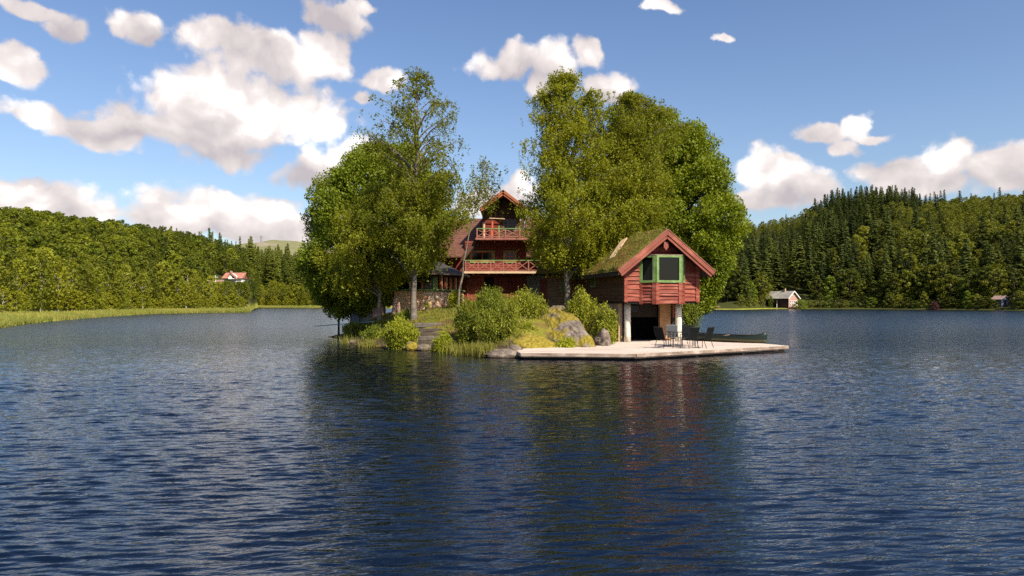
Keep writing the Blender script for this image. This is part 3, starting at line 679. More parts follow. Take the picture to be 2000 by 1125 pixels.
# ------------------------------------------------------------------ siding helper
def siding(mb, P, u, L, z0, z1, h, rng, gable=None, holes=(), th=.035, jit=.0):
    """lapped boards on a vertical plane: P start corner (x,y), u unit direction; outward normal = (u.y,-u.x)"""
    ux, uy = u; n = Vector((uy, -ux, 0)); U = Vector((ux, uy, 0)); z = z0
    while z < z1-.01:
        hh = min(h*(1+jit*rng.uniform(-1,1)), z1-z); zt = z+hh
        def rng_at(zz):
            a, b = 0., L
            if gable:
                rx, rz_, sl = gable; w = max(0, (rz_-zz)/sl); a, b = max(a, rx-w), min(b, rx+w)
            return a, b
        ab, at = rng_at(z), rng_at(zt); segs = [(ab[0], ab[1])]
        for (ha, hb, za, zb) in holes:
            if zt > za+.02 and z < zb-.02:
                ns = []
                for (a, b) in segs:
                    if hb <= a or ha >= b: ns.append((a, b)); continue
                    if ha > a: ns.append((a, ha))
                    if hb < b: ns.append((hb, b))
                segs = ns
        for (a, b) in segs:
            if b-a < .03: continue
            ta = max(a, at[0]) if a == ab[0] else a; tb = min(b, at[1]) if b == ab[1] else b
            if tb-ta < .01: tb = ta+.01
            j1, j2 = (rng.uniform(-1,1)*jit*h*.5, rng.uniform(-1,1)*jit*h*.5); k = th*rng.uniform(.75,1.35)
            o = Vector((P[0], P[1], 0))
            q = [o+U*a+n*k+Vector((0,0,z-.02+j1)), o+U*b+n*k+Vector((0,0,z-.02+j2)), o+U*tb+n*.010+Vector((0,0,zt)), o+U*ta+n*.010+Vector((0,0,zt)),
                 o+U*a-n*.01+Vector((0,0,z-.02+j1)), o+U*b-n*.01+Vector((0,0,z-.02+j2)), o+U*tb-n*.01+Vector((0,0,zt)), o+U*ta-n*.01+Vector((0,0,zt))]
            mb.add(q, [(0,1,2,3),(5,4,7,6),(4,5,1,0),(3,2,6,7),(0,3,7,4),(1,5,6,2)])
        z = zt
    return mb
def window(parent, P, u, w, z0, z1, fw, frame_mat, cols=1, rows=1, depth=.07, glass=True, label=None, mull=.04):
    """frame mesh (part) with a pane (sub-part); P = lower-left corner on the wall plane"""
    ux, uy = u; n = Vector((uy,-ux,0)); U = Vector((ux,uy,0)); o = Vector((P[0],P[1],0)); mb = MB(); d = depth
    def bar(a0, a1, b0, b1, dd=d): mb.obox(o+U*(a0+a1)/2+n*(dd/2-.01)+Vector((0,0,(b0+b1)/2)), U*(a1-a0)/2, n*(dd/2), Vector((0,0,(b1-b0)/2)))
    bar(0, fw, z0, z1); bar(w-fw, w, z0, z1); bar(fw, w-fw, z0, z0+fw, d*1.1); bar(fw, w-fw, z1-fw, z1, d*1.05)
    for i in range(1, cols): c = fw+(w-2*fw)*i/cols; bar(c-mull/2, c+mull/2, z0+fw, z1-fw, d*.8)
    for i in range(1, rows): c = z0+fw+(z1-z0-2*fw)*i/rows; bar(fw, w-fw, c-mull/2, c+mull/2, d*.7)
    f = mb.build('window', frame_mat, parent)
    if label: f['label'] = label
    if glass:
        g = MB(); g.obox(o+U*w/2+n*.008+Vector((0,0,(z0+z1)/2)), U*(w/2-fw*.5), n*.008, Vector((0,0,(z1-z0)/2-fw*.5))); g.build('pane', MT['glass'], f)
    return f

# ------------------------------------------------------------------ boathouse
def boathouse():
    rng = np.random.default_rng(21)
    DZ = .28
    E = empty('boathouse', (5.82,35.5,DZ), math.atan2(.208,.978), 'red clapboard boathouse with turf roof and green bay window on pillars over the deck', 'boathouse')
    W_, B = 4.1, 8.6; rz, sl = 5.83, .80; rx = 2.02; z0 = 2.17
    under = .26
    # core wall volume (gable prism) slightly behind the siding
    def gab(x0, x1, zb, inset=0): 
        zl = rz-under-inset-(rx-x0)*sl; zr = rz-under-inset-(x1-rx)*sl
        return [(x0,0,zb),(x1,0,zb),(x1,0,zr),(rx,0,rz-under-inset),(x0,0,zl)]
    mb = MB(); mb.prism([(x,y+.0,z) for x,y,z in gab(.0, W_, z0, .02)], (0,B,0)); mb.build('wall_core', MT['dred'], E)
    s = MB(); siding(s, (0,-.012), (1,0), W_, z0, rz-under, .215, rng, gable=(rx, rz-under-.02, sl), holes=[(.9,3.2,2.0,4.62)], th=.075, jit=.24)
    s.build('front_siding', MT['red'], E)
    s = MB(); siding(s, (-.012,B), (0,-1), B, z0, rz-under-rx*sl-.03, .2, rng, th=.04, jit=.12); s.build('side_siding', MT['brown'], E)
    # corner boards
    for x0, x1 in ((-.05,.13),(W_-.15,W_+.05)):
        c = MB(); c.box(x0, x1, -.105, .02, z0-.06, rz-under-2.05*sl+.08); c.build('corner_board', MT['red'], E)
    # bay window: canted sides
    bp = [(.85,0),(1.46,-.6),(2.84,-.6),(3.27,0)]; zb, zs, zt = 2.08, 3.13, 4.52
    c = MB(); c.prism([(x,y,zb+.03) for x,y in bp[::-1]], (0,0,zs-zb-.04)); c.prism([(x,y*.2,zs) for x,y in bp[::-1]], (0,0,zt-zs))
    c.build('bay_core', MT['dred'], E)
    bay = MB(); bay.prism([(.78,-.0,zt),(3.36,-.0,zt),(2.92,-.68,zt),(1.38,-.68,zt)], (0,0,.05)); bayo = bay.build('bay_cap', MT['wood'], E)
    sid = MB(); segs = []
    for i in range(3):
        a, b = Vector((*bp[i],0)), Vector((*bp[i+1],0)); d = (b-a); L = d.length; d.normalize(); segs.append((a, d, L))
        siding(sid, (a.x,a.y), (d.x,d.y), L, zb, zs-.02, .19, rng, th=.07, jit=.22)
    sid.build('bay_siding', MT['red'], E)
    for i, (a, d, L) in enumerate(segs):
        n = Vector((d.y,-d.x,0))
        fw = (.14,.135,.13)[i]; 
        for k, off in enumerate((fw/2, L-fw/2)):
            pc = a+d*off
            p_ = MB(); p_.obox(pc+n*.045+Vector((0,0,(zb-.07+zs)/2)), d*(fw/2+.02), n*.045, Vector((0,0,(zs-zb+.07)/2))); p_.build('bay_post', MT['red'], E)
        f = MB()
        for off in (fw/2, L-fw/2): f.obox(a+d*off+n*.05+Vector((0,0,(zs+zt)/2)), d*fw/2, n*.05, Vector((0,0,(zt-zs)/2)))
        f.obox(a+d*L/2+n*.055+Vector((0,0,zs+.05)), d*(L/2-fw), n*.055, Vector((0,0,.06)))
        f.obox(a+d*L/2+n*.045+Vector((0,0,zt-.05)), d*(L/2-fw), n*.04, Vector((0,0,.05)))
        fo = f.build('window', MT['green'], E)
        g = MB(); g.obox(a+d*L/2+n*.02+Vector((0,0,(zs+zt)/2+.0)), d*(L/2-fw*.9), n*.012, Vector((0,0,(zt-zs)/2-.06))); g.build('pane', MT['glass'], fo)
    # roof slabs + turf + barge boards
    oh, bo = .75, .4; half = 2.66
    for sg in (-1, 1):
        a = Vector((rx, -oh, rz-.10)); e = Vector((rx+sg*half, -oh, rz-.10-half*sl))
        r = MB(); r.prism([a, e, e-Vector((0,0,.14)), a-Vector((0,0,.14))] if sg > 0 else [e, a, a-Vector((0,0,.14)), e-Vector((0,0,.14))], (0, B+oh+bo, 0))
        r.build('roof_deck', MT['dark'], E)
        # double barge board
        nrm = Vector((sg*sl,0,1)).normalized()
        b1 = MB(); p = a+Vector((0,-.03,.10)); q = e+Vector((0,-.03,.10))
        b1.beam(p-nrm*.10, q-nrm*.10, .05, .21, up=(0,0,1)); b1.build('barge_board', MT['barge'], E)
        b2 = MB(); b2.beam(p-nrm*.27+Vector((0,.05,0)), q-nrm*.27+Vector((0,.05,0)), .05, .16, up=(0,0,1)); b2.build('barge_board', MT['barge'], E)
        cp = MB(); cp.beam(p+nrm*.02+Vector((0,.02,0)), q+nrm*.02+Vector((0,.02,0)), .14, .03, up=(0,0,1)); cp.build('barge_cap', MT['pinkw'], E)
        # turf heightfield
        ni, nj = 40, 120; U = np.linspace(0,1,ni); V_ = np.linspace(0,1,nj); UU, VV = np.meshgrid(U, V_, indexing='ij')
        xx = rx+sg*half*UU*.99; yy = -oh+.06+(B+oh)*VV; zz = rz-.08-half*sl*UU+.05
        bump = .10+.15*(fbm(xx*1.1+sg*5, yy*1.1, 1.3, 4, 31)+.3)+.22*np.exp(-((yy-2.2)/1.8)**2-((UU-.25)/.4)**2)*(sg < 0)
        edge = np.clip(UU/.02+.6, 0, 1)*np.clip((1-UU)/.03, 0, 1)*np.clip(VV/.02, .15, 1)
        zz = zz+bump*edge
        F = np.arange(ni*nj).reshape(ni,nj); Fq = np.stack([F[:-1,:-1],F[1:,:-1],F[1:,1:],F[:-1,1:]],-1).reshape(-1,4)
        if sg > 0: Fq = Fq[:, ::-1]
        link_mesh('turf', np_mesh('turf', np.stack([xx,yy,zz],-1).reshape(-1,3), Fq[:, ::-1], [MT['turf']], smooth=True), E)
        k = rng.integers(0, ni*nj, 6500); C = np.stack([xx.ravel()[k]+rng.normal(size=6500)*.05, yy.ravel()[k]+rng.normal(size=6500)*.05, zz.ravel()[k]+.03],1)
        Vg, Fg = leaves(C, .05, rng, .22, up=(0,0,1.0))
        gr = link_mesh('roof_grass', np_mesh('roof_grass', Vg, Fg, [F_['tuft']], tint=rng.random(len(Fg))), E); gr['kind'] = 'stuff'
    # ridge ornament and small brackets under the peak
    k = MB(); k.prism([(rx-.11,-.62,5.22),(rx+.11,-.62,5.22),(rx+.13,-.62,4.95),(rx,-.62,4.78),(rx-.13,-.62,4.95)], (0,.06,0)); k.build('gable_pendant', MT['barge'], E)
    pl = MB(); pl.beam((.1,2.2,rz-.2-1.9*sl+.42),(1.35,3.5,rz-.67*sl+.42), .42, .05, up=(-.6,0,1)); pl.build('roof_plank', MT['cream'], E)
    # under floor and lower storey
    f = MB(); f.box(.02, W_-.02, .01, B, z0-.12, z0-.01); f.build('floor', MT['dark'], E)
    for x in (.5, 3.43):
        p = MB(); p.tube([(x,.9,-.02),(x,.9,.5),(x,.9,1.1),(x,.9,1.6),(x,.9,z0-.12)], [.185,.175,.18,.175,.18], 20); o = p.build('pillar', MT['pillar'], E, smooth=True)
    w = MB(); w.box(.1,.32,1.15,B,-.15,z0-.12); w.build('lower_side_wall', MT['concrete'], E)
    w = MB(); w.box(2.86,3.48,2.0,2.22,-.15,z0-.12); w.build('lower_front_wall', MT['ochre'], E)
    w = MB(); w.box(3.34,3.475,2.225,B-.1,-.15,z0-.125); w.build('lower_right_wall', MT['inside'], E)  # wall coloured dark in place of the shade inside the opening
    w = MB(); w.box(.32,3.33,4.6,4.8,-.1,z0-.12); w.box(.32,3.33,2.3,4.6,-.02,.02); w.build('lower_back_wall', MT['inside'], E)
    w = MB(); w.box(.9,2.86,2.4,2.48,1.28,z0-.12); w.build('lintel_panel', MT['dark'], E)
    w = MB(); w.box(1.05,1.75,2.37,2.40,1.55,1.92); w.build('notice_board', MT['lgrey'], E)
    w = MB(); w.box(3.49,3.56,1.7,1.85,1.25,z0-.12); w.build('hanging_board', MT['barge'], E)
    # small window and door frame on the shaded side wall
    window(E, (-.05,5.2), (0,-1), .75, 3.0, 3.62, .07, MT['green'], 2, 1)
    return E
boathouse()
bpy.context.view_layer.update()

# ------------------------------------------------------------------ deck
def deck():
    E = empty('wooden_deck', (5.1,31,0), 0, 'wide bleached plank deck on the water in front of the boathouse', 'deck')
    T = .28; poly = [(.38,28.75),(5.10,28.25),(13.44,33.45),(12.9,34.9),(11.0,38.6),(9.4,38.9),(9.0,41.2),(5.2,41.0),(5.4,36.3),(4.7,33.7),(0.0,31.0)]
    poly = [(x-5.1, y-31) for x, y in poly]
    rng = np.random.default_rng(2)
    # planks running roughly along the front, cut to the outline
    ang = math.atan2(-.5, 4.72); U = np.array([math.cos(ang), math.sin(ang)]); N = np.array([-U[1], U[0]])
    P = np.array(poly); pn = P@N; pu = P@U; mb = MB(); w = .145; t = pn.min()
    while t < pn.max():
        tm = t+w/2; xs = []
        for i in range(len(P)):
            a, b = i, (i+1)%len(P)
            if (pn[a]-tm)*(pn[b]-tm) < 0: k = (tm-pn[a])/(pn[b]-pn[a]); xs.append(pu[a]+(pu[b]-pu[a])*k)
        xs.sort()
        for a, b in zip(xs[::2], xs[1::2]):
            c = a+rng.uniform(.5, 3.5)
            cuts = [a]
            while c < b-.5: cuts.append(c); c += rng.uniform(2.8, 4.2)
            cuts.append(b)
            for q0, q1 in zip(cuts, cuts[1:]):
                o = U*(q0+q1)/2+N*(t+w/2); dz = rng.uniform(-.004,.004)
                mb.obox((o[0],o[1],T-.02+dz), (*(U*((q1-q0)/2-.003)),0), (*(N*(w/2-.004)),0), (0,0,.02))
        t += w
    mb.build('planks', MT['deckt'], E)
    sub = MB(); sub.prism([(x*.97+.04, y*.95+.08, -.0) for x, y in poly], (0,0,T-.045)); sub.build('substructure', MT['dark'], E)
    # double fascia boards along the water edges
    edges = [(poly[10],poly[0]),(poly[0],poly[1]),(poly[1],poly[2]),(poly[2],poly[3]),(poly[3],poly[4])]
    for a, b in edges:
        a_, b_ = Vector((*a,0)), Vector((*b,0)); d = (b_-a_).normalized(); n = Vector((d.y,-d.x,0)); L = (b_-a_).length
        nseg = max(1, int(L/3.0)); 
        f = MB()
        for i in range(nseg):
            p, q = a_+(b_-a_)*(i/nseg)+d*.004, a_+(b_-a_)*((i+1)/nseg)-d*.004
            f.beam(p+n*.02+Vector((0,0,T-.075)), q+n*.02+Vector((0,0,T-.075)), .04, .135)
            f.beam(p-n*.02+Vector((0,0,T-.165)), q-n*.02+Vector((0,0,T-.165)), .03, .05)
        f.build('fascia', MT['decks'], E)
    for x, y in ((-4.2,-2),(-1.5,-2.3),(.2,-2.4),(3,-.7),(5.6,.9),(7.6,2.3)):
        p = MB(); p.tube([(x,y,-1),(x,y,T-.08)], .09, 10); p.build('pile', MT['dark'], E)
deck()
DZ = .285

# ------------------------------------------------------------------ garden furniture
def tube(pts, r, n=6): return MB().tube(pts, r, n)
def make_chair(mat):
    E = empty('garden_chair', (0,0,0))
    w = .27
    s = MB(); 
    prof = [(-.24,.42),(-.1,.40),(.08,.395),(.22,.40)]
    s.prism([(-w,y,z) for y,z in prof]+[(-w,y,z-.012) for y,z in prof[::-1]], (2*w,0,0)); s.build('seat', mat, E)
    b = MB(); bp_ = [(.21,.40),(.25,.55),(.31,.75),(.38,.95)]
    b.prism([(-w,y,z) for y,z in bp_]+[(-w,y+.014,z) for y,z in bp_[::-1]], (2*w,0,0)); b.build('backrest', mat, E)
    f = MB()
    for x in (-w, w):
        f.tube([(x,-.25,.41),(x,.2,.40),(x,.25,.55),(x,.32,.75),(x,.385,.97)], .014, 6)
    f.tube([(-w,.385,.97),(w,.385,.97)], .016, 6); f.tube([(-w,-.25,.41),(w,-.25,.41)], .014, 6); f.build('frame', MT['metal'], E)
    for x in (-w-.02, w+.02):
        tube([(x,-.25,.63),(x,-.27,.3),(x,-.27,.0)], .013).build('leg', MT['metal'], E)
        tube([(x,.16,.40),(x,.24,.2),(x,.32,.0)], .013).build('leg', MT['metal'], E)
        MB().beam((x,-.27,.64),(x,.30,.66), .045, .02).build('armrest', MT['metal'], E)
    return E
ca = make_chair(MT['sling']); cb = make_chair(MT['lgrey'])
G = 'garden chairs round the table on the deck'
TX, TY = X(1334, 32.4), 32.4
specs = [(1297,31.7, R(122), ca, 'black garden chair left of the table with its back to the boathouse opening', 0),
         (1317,33.4, R(8), cb, 'light grey garden chair behind the table beside the right pillar', 0),
         (1344,33.5, R(-10), ca, 'black garden chair behind the table, mostly hidden by the table top', 1),
         (1346,31.5, R(-152), ca, 'black garden chair at the near side of the table, second from the right', 1),
         (1375,31.8, R(-138), ca, 'rightmost black garden chair on the deck, standing next to the canoe', 1)]
for px, Y, rz, src, lab, cp in specs:
    o = copy_tree(src) if cp else src
    o.location = (X(px, Y), Y, DZ); o.rotation_euler = (0,0,rz); tag(o, lab, 'chair', G)
t = empty('garden_table', (TX, TY, DZ), R(4), 'dark metal garden table with thin top among the chairs', 'table')
MB().box(-.62,.62,-.42,.42,.705,.725).build('tabletop', MT['glass'], t)
fr = MB(); [fr.tube(p, .014) for p in ([(-.64,-.44,.715),(.64,-.44,.715)],[(-.64,.44,.715),(.64,.44,.715)],[(-.64,-.44,.715),(-.64,.44,.715)],[(.64,-.44,.715),(.64,.44,.715)])]; fr.build('table_frame', MT['metal'], t)
for x in (-.56,.56):
    for y in (-.36,.36): tube([(x,y,.71),(x*1.05,y*1.05,0)], .016).build('leg', MT['metal'], t)

# ------------------------------------------------------------------ canoe
def canoe():
    L, Bm = 5.3, .43; n, k = 41, 15
    m, nt, b = new_mat('green_canoe_hull'); tc = nn(nt, 'ShaderNodeTexCoord'); sp = nn(nt, 'ShaderNodeSeparateXYZ'); nt.links.new(tc.outputs['Object'], sp.inputs[0])
    c = ramp(nt, mth(nt, 'ADD', sp.outputs[2], 0), [(0, (.05,.045,.022)), (.15, (.11,.10,.045)), (.20, (.003,.016,.010)), (.6, (.003,.015,.010))])
    nt.links.new(c, b.inputs['Base Color']); b.inputs['Roughness'].default_value = .5
    V = []; 
    for i in range(n):
        t = -1+2*i/(n-1); bw = Bm*max(0.0, 1-abs(t)**2.4)**.75+.012; top = .36+.22*abs(t)**4; kl = .05*abs(t)**6
        for j in range(k):
            a = math.pi*j/(k-1); cx = -math.cos(a); V.append((t*L/2*(1-.02*(abs(math.sin(a)))*abs(t)**8), bw*math.copysign(abs(cx)**.75, cx), kl+(top-kl)*(1-abs(math.sin(a))**.8)))
    F = [(i*k+j, i*k+j+1, (i+1)*k+j+1, (i+1)*k+j) for i in range(n-1) for j in range(k-1)]
    F = [f[::-1] for f in F]
    E = empty('canoe', (0,0,0), 0, 'dark green open canoe lying on the far edge of the deck', 'canoe')
    me = bpy.data.meshes.new('hull'); me.from_pydata(V, [], F); me.materials.append(m); me.polygons.foreach_set('use_smooth', [True]*len(F)); me.update()
    o = link_mesh('hull', me, E); so = o.modifiers.new('s', 'SOLIDIFY'); so.thickness = .02; so.offset = 0
    for sgn in (0, k-1):
        MB().tube([V[i*k+sgn] for i in range(n)], .016, 6).build('gunwale', MT['dark'], E)
    for x in (-1.5, 1.3): MB().box(x-.12,x+.12,-.33,.33,.27,.29).build('seat', MT['wood'], E)
    MB().box(-.03,.03,-.42,.42,.33,.36).build('thwart', MT['wood'], E)
    for s_ in (-1, 1):
        MB().prism([(s_*L/2*.99,0,.57),(s_*L/2*.86,-.1,.47),(s_*L/2*.86,.1,.47)], (0,0,.015)).build('end_deck', MT['dark'], E)
    a = Vector((X(1501,34.9), 34.9+.2)); b_ = Vector((X(1345,38.0), 38.0+.2)); d = (a-b_); E.location = ((a.x+b_.x)/2,(a.y+b_.y)/2, DZ+.0)
    E.rotation_euler = (R(2), 0, math.atan2(d.y, d.x)); E.scale = (d.length/5.3,1,1)
canoe()

# ------------------------------------------------------------------ main house
def railing(bal, x0, x1, y, z0, z1, n, postm, bracem, railm, ends=True):
    MB().box(x0-.05, x1+.05, y-.06, y+.05, z1-.035, z1+.035).build('handrail', railm, bal)
    MB().box(x0, x1, y-.025, y+.025, z0+.06, z0+.12).build('bottom_rail', bracem, bal)
    for i in range(n+1):
        x = x0+(x1-x0)*i/n; MB().box(x-.045, x+.045, y-.05, y+.045, z0-.18, z1-.04).build('post', postm, bal)
        if i < n:
            xa, xb = x+.06, x0+(x1-x0)*(i+1)/n-.06; m_ = MB()
            m_.beam((xa,y-.005,z0+.14),(xb,y-.005,z1-.08), .03, .055); m_.beam((xa,y+.03,z1-.08),(xb,y+.03,z0+.14), .03, .055); m_.build('cross_brace', bracem, bal)
def main_house():
    rng = np.random.default_rng(5); Y0 = 55.4; s = 55/FP
    ox, oz = -.7, 2.1
    E = empty('main_house', (ox, Y0, oz), 0, 'tall dark red timber house with steep gable and two cross-braced balconies', 'house')
    xx = lambda px: (px-1000)*s-ox; zz = lambda py: HC+(HY-py)*s-oz
    # ground storey
    mb = MB(); mb.box(xx(895), xx(1064), 0, 6, 0, zz(533)); mb.build('ground_floor_wall', MT['dred'], E)
    sd_ = MB(); siding(sd_, (xx(914),-.01), (1,0), xx(941)-xx(914), .0, zz(539), .19, rng, th=.035); sd_.build('ground_siding', MT['red'], E)
    fr = MB(); fr.box(xx(911.5),xx(914),-.08,.0,0,zz(537)); fr.box(xx(941),xx(944),-.08,.0,0,zz(537)); fr.box(xx(911.5),xx(944),-.085,.0,zz(539),zz(536.5)); fr.build('panel_frame', MT['barge'], E)
    d = MB(); d.box(xx(946),xx(964),-.03,.01,0,zz(541)); d.build('dark_entrance_sheet', MT['inside'], E)  # flat dark sheet on the wall, painting the shade of an opening
    for i, (a, b) in enumerate(((966,975),(976,998))):
        d = MB(); x = xx(a)
        while x < xx(b)-.05: w = .16; d.box(x, min(x+w-.015, xx(b)), -.07-.008*rng.random(), .0, 0, zz(541)); x += w
        d.build('door', MT['mred'], E)
    g = MB(); g.box(xx(1029), xx(1066), -.05, -.004, 0, zz(538)); g.build('render_panel', MT['grey'], E)
    g = MB(); g.box(xx(1055), xx(1064), -.09, -.055, .3, zz(543)); g.build('door', MT['dred'], E)
    # second storey
    mb = MB(); mb.box(xx(907), xx(1064), 0, 6, zz(533), zz(470)); mb.build('second_floor_wall', MT['dred'], E)
    holes = [(xx(916)-xx(908), xx(966)-xx(908), zz(513), zz(488)), (xx(982)-xx(908), xx(1010)-xx(908), zz(513), zz(488))]
    sd_ = MB(); siding(sd_, (xx(908),-.01), (1,0), xx(1062)-xx(908), zz(532), zz(470), .17, rng, holes=holes); sd_.build('second_siding', MT['mred'], E)
    window(E, (xx(917),-.0), (1,0), xx(966)-xx(917), zz(513), zz(488.5), .11, MT['green'], 1, 1, .08, glass=False)
    window(E, (xx(920),-.02), (1,0), xx(963)-xx(920), zz(510), zz(490.5), .08, MT['wframe'], 2, 1, .07, label='wide window with orange red frame and two panes')
    window(E, (xx(983),-.0), (1,0), xx(1009)-xx(983), zz(513), zz(488.5), .10, MT['green'], 1, 1, .08, glass=False)
    window(E, (xx(985.5),-.02), (1,0), xx(1006.5)-xx(985.5), zz(510), zz(490.5), .07, MT['wframe'], 2, 2, .07)
    # attic storey with gable
    pk, sl, rx = zz(373), .76, xx(983); hw = 1.7
    prof = [(rx-hw,0,zz(470)),(rx+hw,0,zz(470)),(rx+hw,0,pk-.32-hw*sl),(rx,0,pk-.32),(rx-hw,0,pk-.32-hw*sl)]
    mb = MB(); mb.prism(prof, (0,7,0)); mb.build('attic_wall', MT['brown'], E)
    sd_ = MB(); siding(sd_, (rx-hw,-.01), (1,0), 2*hw, zz(466), pk-.34, .18, rng, gable=(hw, pk-.36, sl), holes=[(xx(946)-rx+hw, xx(978)-rx+hw, zz(466), zz(428)),(xx(982)-rx+hw, xx(1009)-rx+hw, zz(451), zz(426))]); sd_.build('gable_siding', MT['brown'], E)
    window(E, (xx(983),-.0), (1,0), xx(1008.5)-xx(983), zz(450), zz(427), .07, MT['wood'], 3, 2, .06)
    d = MB(); d.box(xx(947),xx(977),-.03,.01,zz(466),zz(429)); d.build('balcony_door', MT['dred'], E)
    for px, m_, y1 in ((946,'cream',438),(962,'wframe',432),(975,'green',441)):
        MB().box(xx(px)-.06, xx(px)+.06, -.6, -.5, zz(467), zz(y1)).build('porch_post', MT[m_], E)
    MB().beam((xx(956),-.4,zz(426)),(xx(986),-.4,zz(427.5)), .06, .06).build('beam', MT['cream'], E)
    MB().tube([(xx(1016),-.14,zz(430)),(xx(1016),-.14,zz(427))], [.07,.05], 10).build('wall_lamp', MT['white'], E)
    # attic roof with deep overhang and double barge boards
    oh = 1.35; half = 1.88
    for sg in (-1, 1):
        a = Vector((rx,-oh,pk-.06)); e = Vector((rx+sg*half,-oh,pk-.06-half*sl)); nrm = Vector((sg*sl,0,1)).normalized()
        r = MB(); q = [a-nrm*.0, e, e-nrm*.16, a-Vector((0,0,.16/nrm.z))]
        r.prism(q if sg > 0 else q[::-1], (0,8.5,0)); r.build('roof', MT['tiles'], E)
        b1 = MB(); b1.beam(a-nrm*.08+Vector((0,-.03,.0)), e-nrm*.08+Vector((0,-.03,0)), .05, .2); b1.build('barge_board', MT['orange'], E)
        b2 = MB(); b2.beam(a-nrm*.25+Vector((0,.03,0)), e-nrm*.25+Vector((0,.03,0)), .05, .16); b2.build('barge_board', MT['orange'], E)
        for k in range(4):
            p0 = a-nrm*.20; p1 = e-nrm*.20; c = p0+(p1-p0)*(k+.5)/4
            MB().box(c.x-.06, c.x+.06, -oh+.1, .0, c.z-.12, c.z).build('purlin', MT['orange'], E)
    # cross roof, slope facing the lake
    for (xa, xb) in ((xx(735), xx(938)), (xx(1028), xx(1110))):
        rows = 20; mb = MB()
        for i in range(rows):
            y0_, y1_ = -.9+6.0*i/rows, -.9+6.0*(i+1)/rows; z0_, z1_ = zz(502)+3.75*i/rows, zz(502)+3.75*(i+1)/rows
            x0_, x1_ = (xb, xb) if xb > 0 and xa > 0 else (xx(901)+(xx(936)-xx(901))*min(1, i/12), xx(901)+(xx(936)-xx(901))*min(1, (i+1)/12))
            mb.add([(xa,y0_,z0_+.05),(x0_,y0_,z0_+.05),(x1_,y1_,z1_),(xa,y1_,z1_),(xa,y0_,z0_-.06),(x0_,y0_,z0_-.06),(x1_,y1_,z1_-.12),(xa,y1_,z1_-.12)],
                   [(0,1,2,3),(7,6,5,4),(4,5,1,0),(2,6,7,3),(1,5,6,2),(0,3,7,4)])
        mb.build('cross_roof', MT['tiles'], E)
        mb = MB(); mb.prism([(xa+.2,5.1,0),(xa+.2,0.1,0),(xa+.2,0.1,zz(503)+.15),(xa+.2,5.1,zz(503)+3.6)], ((xb-xa-.4) if xa > 0 else xx(906)-xa-.4,0,0)) ; mb.build('cross_wall', MT['dred'], E)
        mb = MB(); mb.add([(xa,5.1,zz(502)+3.75),(xb,5.1,zz(502)+3.75),(xb,10,zz(502)+.5),(xa,10,zz(502)+.5),(xa,5.1,zz(502)+3.6),(xb,5.1,zz(502)+3.6),(xb,10,zz(502)+.35),(xa,10,zz(502)+.35)],[(0,1,2,3),(7,6,5,4),(4,5,1,0),(2,6,7,3),(1,5,6,2),(0,3,7,4)]); mb.build('rear_roof', MT['tiles'], E)
    b = MB(); b.beam((xx(934),-.95,zz(466)),(xx(903),-.95,zz(509)), .09, .26); b.build('rake_board', MT['brown'], E)
    b = MB(); b.beam((xx(936),-.75,zz(470)),(xx(907),-.75,zz(509)), .4, .08); b.build('rake_board', MT['dark'], E)
    # balconies
    def balcony(x0, x1, zf, dep, n, z1, beamm, postm, lab):
        f = MB(); f.box(x0-.1, x1+.1, -dep+.02, -.04, zf-.12, zf-.02); f.box(x0-.12, x1+.12, -dep-.06, -dep+.02, zf-.16, zf+.0); 
        for k in range(5): x = x0+(x1-x0)*(k+.5)/5; f.box(x-.05,x+.05,-dep+.03,-.05,zf-.24,zf-.13)
        bo = f.build('balcony', beamm, E); bo['label'] = lab
        railing(bo, x0, x1, -dep, zf, z1, n, postm, MT['pinkw'], MT['green'])
    balcony(xx(933), xx(1042), zz(466.5), 1.35, 4, zz(449), MT['pinkw'], MT['pinkw'], 'short upper balcony with green handrail under the gable')
    balcony(xx(911), xx(1056), zz(531), 1.35, 6, zz(510), MT['cream'], MT['pinkw'], 'long lower balcony with green handrail and cream edge beam')
    return E
main_house()

